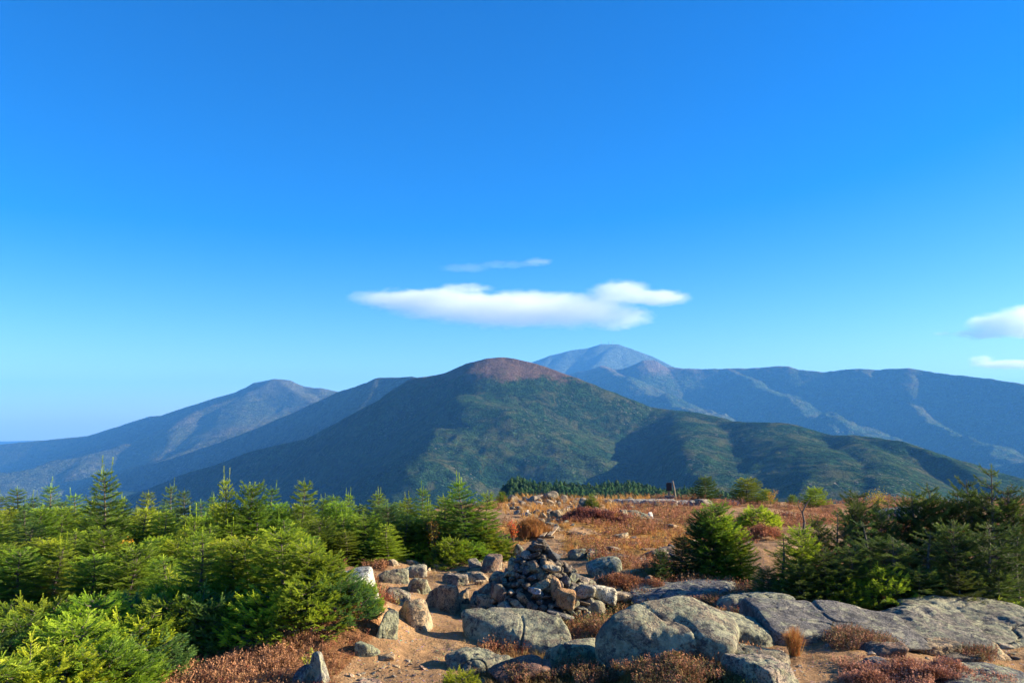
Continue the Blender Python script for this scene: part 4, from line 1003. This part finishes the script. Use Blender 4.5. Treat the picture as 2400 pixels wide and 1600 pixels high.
for (x, t_, b_, w_, k, c) in RIGHT: tree(x, t_, b_, k, c, w_ * 1.1, name="spruce_tree", cat="spruce tree", row='right')
tree(2335, 1086, 1400, 'flag1', 'dark', 170, name="spruce_tree", cat="spruce tree", label="tallest wind-bent spruce near the right edge")
tree(2300, 1395, 1445, 'mat2', 'yellow', 150, name="juniper_mat", cat="juniper", label="bright yellow-green juniper strip behind the pale-topped slab")
tree(2395, 1405, 1446, 'mat2', 'yellow', 90, name="juniper_mat", cat="juniper", label="small bright juniper tuft at the right edge")
fr = np.random.RandomState(5)
for i in range(34):
    u = i / 33.0; x = -40 + 1120 * u + fr.uniform(-14, 14); tree(x, 1196 + fr.uniform(-14, 26), 1296 + fr.uniform(-6, 10), ['bush3', 'fir4', 'bush1', 'fir3'][i % 4], ['green', 'yellow', 'green', 'yellow', 'blue'][i * 3 % 5], fr.uniform(125, 165), row='middle')
for i in range(18):
    u = i / 17.0; x = -30 + 760 * u + fr.uniform(-14, 14); tree(x, 1262 + fr.uniform(-16, 24), 1372 + fr.uniform(-8, 10), ['bush3', 'bush1', 'fir4'][i % 3], ['yellow', 'green', 'yellow'][i * 2 % 3], fr.uniform(150, 190), row='front')
# labels for the rows, counted from the left
RL = {'back': ("{} fir from the left in the thicket's back row", "firs in the back row of the left thicket"),
      'middle': ("{} fir from the left in the thicket's middle row", "firs in the middle of the left thicket"),
      'front': ("{} fir from the left in the thicket's front row", "firs in the front of the left thicket"),
      'near': ("{} low fir shrub from the left in the bottom left corner", "low fir shrubs at the lower left"),
      'right': ("{} dark spruce from the left in the right-hand thicket", "spruces in the right thicket")}
for r_, (fmt, grp) in RL.items():
    ts = sorted([t for t in TREES if t[1] == r_], key=lambda t: t[2])
    for i, t in enumerate(ts): t[0]['label'] = fmt.format(ordinal(i)); t[0]['group'] = grp

# dead snag
p = cast(1882, 1245); m = p[1] / FPX
V, F = joinmesh([tube([(0, 0, -.05), (4 * m, 0, 20 * m), (1 * m, .02, 42 * m), (10 * m, 0, 62 * m), (22 * m, 0, 76 * m)], [.03, .025, .02, .014, .006]), tube([(1 * m, .02, 40 * m), (-8 * m, 0, 55 * m), (-10 * m, .03, 66 * m)], [.014, .009, .004], 5), tube([(7 * m, 0, 56 * m), (2 * m, 0, 70 * m)], [.01, .003], 5)])
tag(link("dead_snag", mesh("dead_snag", V, F, True), BARK, loc=p), "thin crooked dead snag at the left of the right thicket", "snag")

# ------------------------------------------------------------------ broadleaf shrubs with autumn colour
def leafy(x, base, wpx, hpx, cols, n, label, leaf=0.035, seed=1, name="autumn_shrub", cat="shrub", lift=0.0, fwd=0.0):
    rg = np.random.RandomState(seed); p = cast(x, base); p[1] -= fwd; p[2] += lift; m = p[1] / FPX; W, Hh = wpx * m / 2, hpx * m
    root = bpy.data.objects.new(name, None); COL.objects.link(root); root.location = p.tolist(); tag(root, label, cat)
    st = []; Vs = []; C = []
    for i in range(max(5, n // 40)):
        a = rg.rand() * 6.28; e = np.array([math.cos(a) * W * rg.rand(), math.sin(a) * W * rg.rand(), Hh * rg.uniform(.7, 1)]); mid = e * np.array([.35, .35, .55]) + rg.normal(0, W * .06, 3)
        st.append(tube([(0, 0, -.03), mid, e], [.007, .005, .002], 4))
        for k in range(max(1, n // max(5, n // 40))):
            t_ = rg.uniform(.25, 1.02); q = mid * (1 - t_) * 2 * t_ + e * t_ * t_ + rg.normal(0, W * .14, 3)
            d = rg.normal(0, 1, 3); d /= np.linalg.norm(d); u = np.cross(d, rg.normal(0, 1, 3)); u /= np.linalg.norm(u); l = leaf * rg.uniform(.6, 1.2)
            Vs += [q, q + d * l * .5 + u * l * .3, q + d * l, q + d * l * .5 - u * l * .3]; C += [np.array(cols[rg.randint(len(cols))]) * rg.uniform(.7, 1.15)] * 4
    V, F = joinmesh(st); link("stems", mesh("stems", V, F, True), BARK, parent=root)
    link("leaves", mesh("leaves", np.array(Vs), np.arange(len(Vs)).reshape(-1, 4), False, cattr={"Col": np.array(C)}), LEAF, parent=root)
LEAF = mat_vcol("autumn_leaves", .6, .4)
leafy(1203, 1270, 34, 54, [(0.70, 0.12, 0.03), (0.72, 0.22, 0.05), (0.5, 0.07, 0.03), (0.45, 0.25, 0.05)], 520, "blazing red-orange shrub at the right side of the thicket", .04, 1)
leafy(1022, 1300, 60, 92, [(0.45, 0.24, 0.02), (0.35, 0.30, 0.03), (0.42, 0.14, 0.02), (.2, .1, .04)], 420, "yellow and orange leafed shrub among the thicket firs", .04, 2, fwd=.6)
leafy(347, 1320, 46, 62, [(0.62, 0.30, 0.02), (0.50, 0.32, 0.03)], 200, "orange-yellow leaves showing between the left firs", .045, 3, fwd=.9, lift=.12)
leafy(345, 1262, 50, 100, [(0.35, 0.09, 0.04), (0.25, 0.12, 0.06)], 160, "reddish bare-looking shrub behind the left firs", .035, 4)
leafy(725, 1590, 44, 60, [(0.45, 0.40, 0.05), (0.30, 0.32, 0.05)], 110, "small yellow-leaved sprout by the upright pale stone", .03, 5)
leafy(2055, 1190, 80, 36, [(0.45, 0.33, 0.02), (0.35, 0.35, 0.03), (0.5, 0.3, 0.02)], 500, "yellow shrub glowing among the right spruces", .05, 6)
leafy(1806, 1182, 40, 34, [(0.55, 0.35, 0.03), (0.45, 0.2, 0.03)], 220, "golden shrub at the far edge beside the yellow-tipped bush", .05, 7)
leafy(1340, 1560, 50, 50, [(0.30, 0.13, 0.05), (0.28, 0.24, 0.07), (.2, .09, .04)], 160, "brown and yellow twiggy shrub in front of the rounded boulder", .025, 8, fwd=.25)
leafy(1450, 1572, 50, 26, [(0.20, 0.26, 0.05), (0.12, 0.2, 0.04)], 120, "small green tuft at the boulder's dark foot", .025, 9)
leafy(2115, 1330, 90, 50, [(0.45, 0.20, 0.05), (0.35, 0.18, 0.06)], 240, "orange-brown shrub deep in the right thicket", .04, 10, fwd=.3, lift=.25)

# ------------------------------------------------------------------ ground cover: heath, meadow grass, tussock
def sprigs(name, n, rmin, rmax, azr, classes, tplf, cols, mat, seed, keep=None, hscale=(.8, 1.3)):
    rg = np.random.RandomState(seed)
    r = np.exp(rg.uniform(math.log(rmin), math.log(rmax), n)); a = rg.uniform(R(azr[0]), R(azr[1]), n)
    X, Y = r * np.sin(a), r * np.cos(a); Z = ground(X, Y); c = cover(X, Y, Z, 1.3)
    ok = np.isin(c, classes)
    if keep is not None: ok &= keep(X, Y, Z, rg)
    X, Y, Z, r = X[ok], Y[ok], Z[ok], r[ok]; n = len(X)
    tp = tplf(rg)                       # several templates (k, verts, 3)
    ti = rg.randint(len(tp), size=n); T = np.array(tp)[ti]
    yaw = rg.rand(n) * 6.28; sc = rg.uniform(*hscale, n) * np.clip(r / 11, .85, 2.2) * (1 + .35 * noise2(X * 1.3, Y * 1.3, 77))
    c_, s_ = np.cos(yaw), np.sin(yaw)
    x = T[:, :, 0] * c_[:, None] - T[:, :, 1] * s_[:, None]; y = T[:, :, 0] * s_[:, None] + T[:, :, 1] * c_[:, None]
    V = np.stack([X[:, None] + x * sc[:, None], Y[:, None] + y * sc[:, None], Z[:, None] + T[:, :, 2] * sc[:, None] - .01], -1)
    cc = np.array(cols)
    pick = np.clip((0.5 + 0.5 * noise2(X * .9, Y * .9, 31) * 1.3 + rg.normal(0, .22, n)), 0, .999)
    C = cc[(pick * len(cc)).astype(int)] * rg.uniform(.65, 1.25, n)[:, None]
    k = V.shape[1]
    me = mesh(name, V.reshape(-1, 3), np.arange(n * k).reshape(-1, 3), False, cattr={"Col": np.repeat(C, k, 0)})
    o = link(name, me, mat); tag(o, kind='stuff'); print(name, n, n * k // 3)
    return o
def tpl_heath(rg):
    out = []
    for _ in range(6):
        V = []
        for s_ in range(4):
            a = rg.rand() * 6.28; lean = rg.uniform(.1, .6); H = rg.uniform(.05, .10); d = np.array([math.cos(a) * lean, math.sin(a) * lean, 1]) * H
            for k in range(5):
                q = d * (.25 + .75 * (k + rg.rand()) / 5); e = rg.normal(0, 1, 3); e[2] = abs(e[2]) * .8; e /= np.linalg.norm(e); u = np.cross(e, [.2, .3, 1]); u /= np.linalg.norm(u); l = .017
                V += [q - u * l * .3, q + u * l * .3, q + e * l]
        out.append(np.array(V))
    return out
def tpl_grass(rg):
    out = []
    for _ in range(6):
        V = []
        for s_ in range(9):
            a = rg.rand() * 6.28; b = np.array([rg.normal(0, .02), rg.normal(0, .02), 0]); H = rg.uniform(.07, .16); l = rg.uniform(.2, .8)
            m1 = b + np.array([math.cos(a) * l * .3, math.sin(a) * l * .3, .7]) * H; e = b + np.array([math.cos(a) * l, math.sin(a) * l, 1.0]) * H; u = np.array([-math.sin(a), math.cos(a), 0]) * .003
            V += [b - u, b + u, m1 + u * .8, b - u, m1 + u * .8, m1 - u * .8, m1 - u * .8, m1 + u * .8, e]
        out.append(np.array(V))
    return out
HM = mat_vcol("heath_leaves", .8, .25); GM = mat_vcol("dry_grass_blades", .8, .3)
HEATHC = [(0.17, 0.19, 0.06), (0.26, 0.22, 0.08), (0.34, 0.17, 0.07), (0.36, 0.15, 0.07), (0.24, 0.07, 0.04), (0.34, 0.19, 0.08), (0.44, 0.22, 0.11)]
sprigs("heath", 60000, 6.3, 15, (-32, 34), [0], tpl_heath, HEATHC, HM, 1)
sprigs("heath", 45000, 13, 45, (-30, 34), [0, 2], tpl_heath, [(0.32, 0.14, 0.06), (0.40, 0.18, 0.09), (0.46, 0.21, 0.11), (0.36, 0.22, 0.07), (0.24, 0.09, 0.05)], HM, 2, hscale=(.6, 1.3), keep=lambda X, Y, Z, rg: (fbm2(X * .8, Y * .5, 3, 91) > -.25) | (rg.rand(len(X)) < .12))
sprigs("meadow_grass", 16000, 10, 40, (-12, 22), [2], tpl_grass, [(0.42, 0.20, 0.05), (0.52, 0.28, 0.07), (0.36, 0.14, 0.04), (0.55, 0.36, 0.12)], GM, 3, hscale=(.2, .6), keep=lambda X, Y, Z, rg: noise2(X * 1.1, Y * .8, 19) > -.1)
sprigs("dry_grass", 5000, 6.3, 10, (-8, 14), [4], tpl_grass, [(0.20, 0.16, 0.05), (0.30, 0.2, 0.08), (0.18, 0.1, 0.04)], GM, 4, hscale=(.35, .7))
sprigs("dry_grass", 5200, 6.3, 14, (-16, 34), [1], tpl_grass, [(0.34, 0.22, 0.09), (0.40, 0.28, 0.12)], GM, 5, hscale=(.2, .5), keep=lambda X, Y, Z, rg: (noise2(X * 1.6, Y * 1.6, 9) > .25))
sprigs("dry_grass", 1800, 20, 42, (-4, 12), [3], tpl_grass, [(0.45, 0.22, 0.06), (0.5, 0.28, 0.08)], GM, 6, hscale=(.6, 1.0))
def clump(px, py, wpx, hpx, n, cols, tplf, label, seed, name, cat, mat, sc=1.0):
    """a cushion of sprigs standing on its own: dome shaped"""
    rg = np.random.RandomState(seed); p = cast(px, py); m = p[1] / FPX; W = wpx * m / 2; Hh = hpx * m
    tp = tplf(rg); V = []; C = []
    for i in range(n):
        a = rg.rand() * 6.28; r_ = math.sqrt(rg.rand()) * (1 + .3 * math.sin(3 * a + seed) + .2 * math.sin(5 * a + 2 * seed)); q = np.array([W * r_ * math.cos(a), min(W, .35) * r_ * math.sin(a), 0.0]); q[2] = Hh * max(.04, .62 - .5 * min(r_, 1.1) ** 2 + .30 * float(noise2(np.array([q[0] * 5.0]), np.array([q[1] * 5.0]), seed)[0])) * rg.uniform(.5, 1.0)
        T = tp[rg.randint(len(tp))] * sc * rg.uniform(.7, 1.2); c_, s_ = math.cos(a * 5), math.sin(a * 5)
        T = np.stack([T[:, 0] * c_ - T[:, 1] * s_, T[:, 0] * s_ + T[:, 1] * c_, T[:, 2]], -1) + q
        V.append(T); C.append(np.tile(np.array(cols[rg.randint(len(cols))]) * rg.uniform(.7, 1.2), (len(T), 1)))
    V = np.concatenate(V); C = np.concatenate(C)
    dome = []; 
    o = link(name, mesh(name, V, np.arange(len(V)).reshape(-1, 3), False, cattr={"Col": C}), mat, loc=p); tag(o, label, cat)
clump(1585, 1600, 235, 50, 1500, [(0.40, 0.19, 0.10), (0.34, 0.15, 0.08), (0.24, 0.16, 0.06), (0.15, 0.13, 0.05)], tpl_heath, "reddish heath cushion in front of the whaleback boulder", 1, "heath_cushion", "heath cushion", HM)
clump(2130, 1600, 330, 44, 1700, [(0.42, 0.18, 0.11), (0.44, 0.22, 0.14), (0.30, 0.14, 0.07)], tpl_heath, "long red heath cushion at the bottom right", 2, "heath_cushion", "heath cushion", HM)
clump(1395, 1226, 150, 30, 1500, [(0.28, 0.10, 0.07), (0.22, 0.07, 0.05), (0.32, 0.14, 0.09)], tpl_heath, "dark reddish heath mound beyond the meadow", 3, "heath_cushion", "heath cushion", HM, 2.0)
clump(1470, 1392, 170, 46, 1400, [(0.34, 0.13, 0.06), (0.30, 0.15, 0.06), (0.22, 0.09, 0.05)], tpl_heath, "rusty heath cushion between round rock and whaleback boulder", 4, "heath_cushion", "heath cushion", HM, 1.2)
HC = [(0.34, 0.16, 0.09), (0.28, 0.12, 0.07), (0.24, 0.16, 0.07), (0.16, 0.12, 0.05)]
for i, (x, y, w_, h_, l) in enumerate([(1440, 1486, 120, 26, "brown heath cushion between flat-topped boulder and whaleback"), (1765, 1492, 120, 22, "brown heath strip behind the orange tussock"), (2010, 1512, 150, 18, "rusty heath strip under the sloping slab"),
        (2230, 1530, 170, 20, "rusty heath strip under the creased slab"), (1370, 1590, 150, 24, "olive-brown heath cushion below the rounded boulder"), (1700, 1420, 150, 20, "dark heath strip along the shaded ledge"), (1960, 1432, 140, 22, "dark heath cushion where the sloping slab meets the spruces"), (1230, 1590, 90, 16, "brown heath tuft on the reddish flat rock's foot")]):
    clump(x, y, w_, h_, 700, HC, tpl_heath, l, 20 + i, "heath_cushion", "heath cushion", HM)
clump(1790, 1262, 90, 26, 500, [(0.36, 0.12, 0.07), (0.38, 0.16, 0.07), (0.42, 0.2, 0.09)], tpl_heath, "crimson ground shrub right of the broad bushy fir", 5, "low_shrub", "shrub", HM, 1.6)
clump(1246, 1256, 70, 26, 500, [(0.34, 0.15, 0.05), (0.40, 0.20, 0.06)], tpl_grass, "orange-brown grass hummock right of the red shrub", 7, "grass_tussock", "grass tussock", GM, 1.8)
def tussock(px, py, wpx, hpx, n, cols, label, seed):
    rg = np.random.RandomState(seed); p = cast(px, py); m = p[1] / FPX; V = []; C = []
    for i in range(n):
        a = rg.rand() * 6.28; l = rg.rand() ** .7; H = hpx * m * rg.uniform(.6, 1.05); b = rg.normal(0, .015, 3) * np.array([1, 1, 0]); w_ = wpx * m / 2
        pts = [b, b + np.array([math.cos(a) * l * w_ * .5, math.sin(a) * l * w_ * .5, H * .55]), b + np.array([math.cos(a) * l * w_, math.sin(a) * l * w_, H * (.98 - .45 * l * l)])]
        u = np.array([-math.sin(a), math.cos(a), 0]) * .0022
        V += [pts[0] - u, pts[0] + u, pts[1] + u, pts[0] - u, pts[1] + u, pts[1] - u, pts[1] - u, pts[1] + u, pts[2]]; C += [np.array(cols[rg.randint(len(cols))]) * rg.uniform(.7, 1.2)] * 9
    o = link("grass_tussock", mesh("grass_tussock", np.array(V), np.arange(len(V)).reshape(-1, 3), False, cattr={"Col": np.array(C)}), GM, loc=p); tag(o, label, "grass tussock")
tussock(1862, 1535, 74, 72, 700, [(0.46, 0.20, 0.06), (0.40, 0.15, 0.05), (0.5, 0.28, 0.08)], "round orange grass tussock on the sandy slope", 1)
tussock(1445, 1222, 60, 26, 260, [(0.55, 0.30, 0.05), (0.5, 0.24, 0.05)], "golden grass tussock at the foot of the dark mound", 2)

# ------------------------------------------------------------------ dense forest on the lower shelf
def forest():
    rg = np.random.RandomState(5); n = 12000
    r = rg.uniform(120, 295, n) ; a = np.radians(rg.uniform(-3.2, 19, n)); X, Y = r * np.sin(a), r * np.cos(a); Z = ground(X, Y)
    V = []; C = []; msk = noise2(X * .11, Y * .06, 88) + .5 * noise2(X * .3, Y * .2, 89)
    for i in range(n):
        if msk[i] < -.25: continue
        h = (1 + .5 * msk[i]) * rg.uniform(.8, 1.4 + 1.8 * rg.rand() ** 3) * (1 + .25 * math.sin(X[i] * .21) + .2 * math.sin(Y[i] * .13)); w_ = rg.uniform(.7, 1.4); q = np.array([X[i], Y[i], Z[i]]); col = np.array([(0.018, 0.055, 0.018), (0.03, 0.08, 0.022), (0.06, 0.11, 0.028)][rg.randint(3)]) * rg.uniform(.7, 1.3)
        nt_ = 4
        for k in range(nt_):
            zz = h * (.12 + .8 * k / nt_); rr = w_ * (1 - (k / (nt_ + .6)) ** 1.6) ; a0 = rg.rand() * 6
            for j in range(6):
                b = a0 + j * 1.047 + rg.uniform(-.2, .2); e = np.array([math.cos(b), math.sin(b), 0]) * rr * rg.uniform(.7, 1.15); s_ = np.array([-math.sin(b), math.cos(b), 0]) * rr * .42
                V += [q + [0, 0, zz + h * .17], q + e + s_ * 1.0 + [0, 0, zz - h * .02], q + e * 1.1 - s_ + [0, 0, zz - h * .03]]; C += [col * rg.uniform(.75, 1.25)] * 3
    link("forest", mesh("forest", np.array(V), np.arange(len(V)).reshape(-1, 3), False, cattr={"Col": np.array(C)}), LEAF)["kind"] = 'stuff'
forest()
#@@END@@


# ------------------------------------------------------------------ haze
hz = NT("haze_air")
pv = hz.n("VolumePrincipled"); pv.inputs['Color'].default_value = (0.12, 0.44, 1.0, 1); pv.inputs['Density'].default_value = 0.000080
pv.inputs['Anisotropy'].default_value = 0.0
hz.l(pv.outputs[0], hz.out.inputs['Volume'])
V, F = box(0, 0, 0, 33000, 33000, 1)
V[:, 2] = np.where(V[:, 2] < 0, -900, 830)
tag(link("haze", mesh("haze", V, F, False), hz.m), kind='stuff')
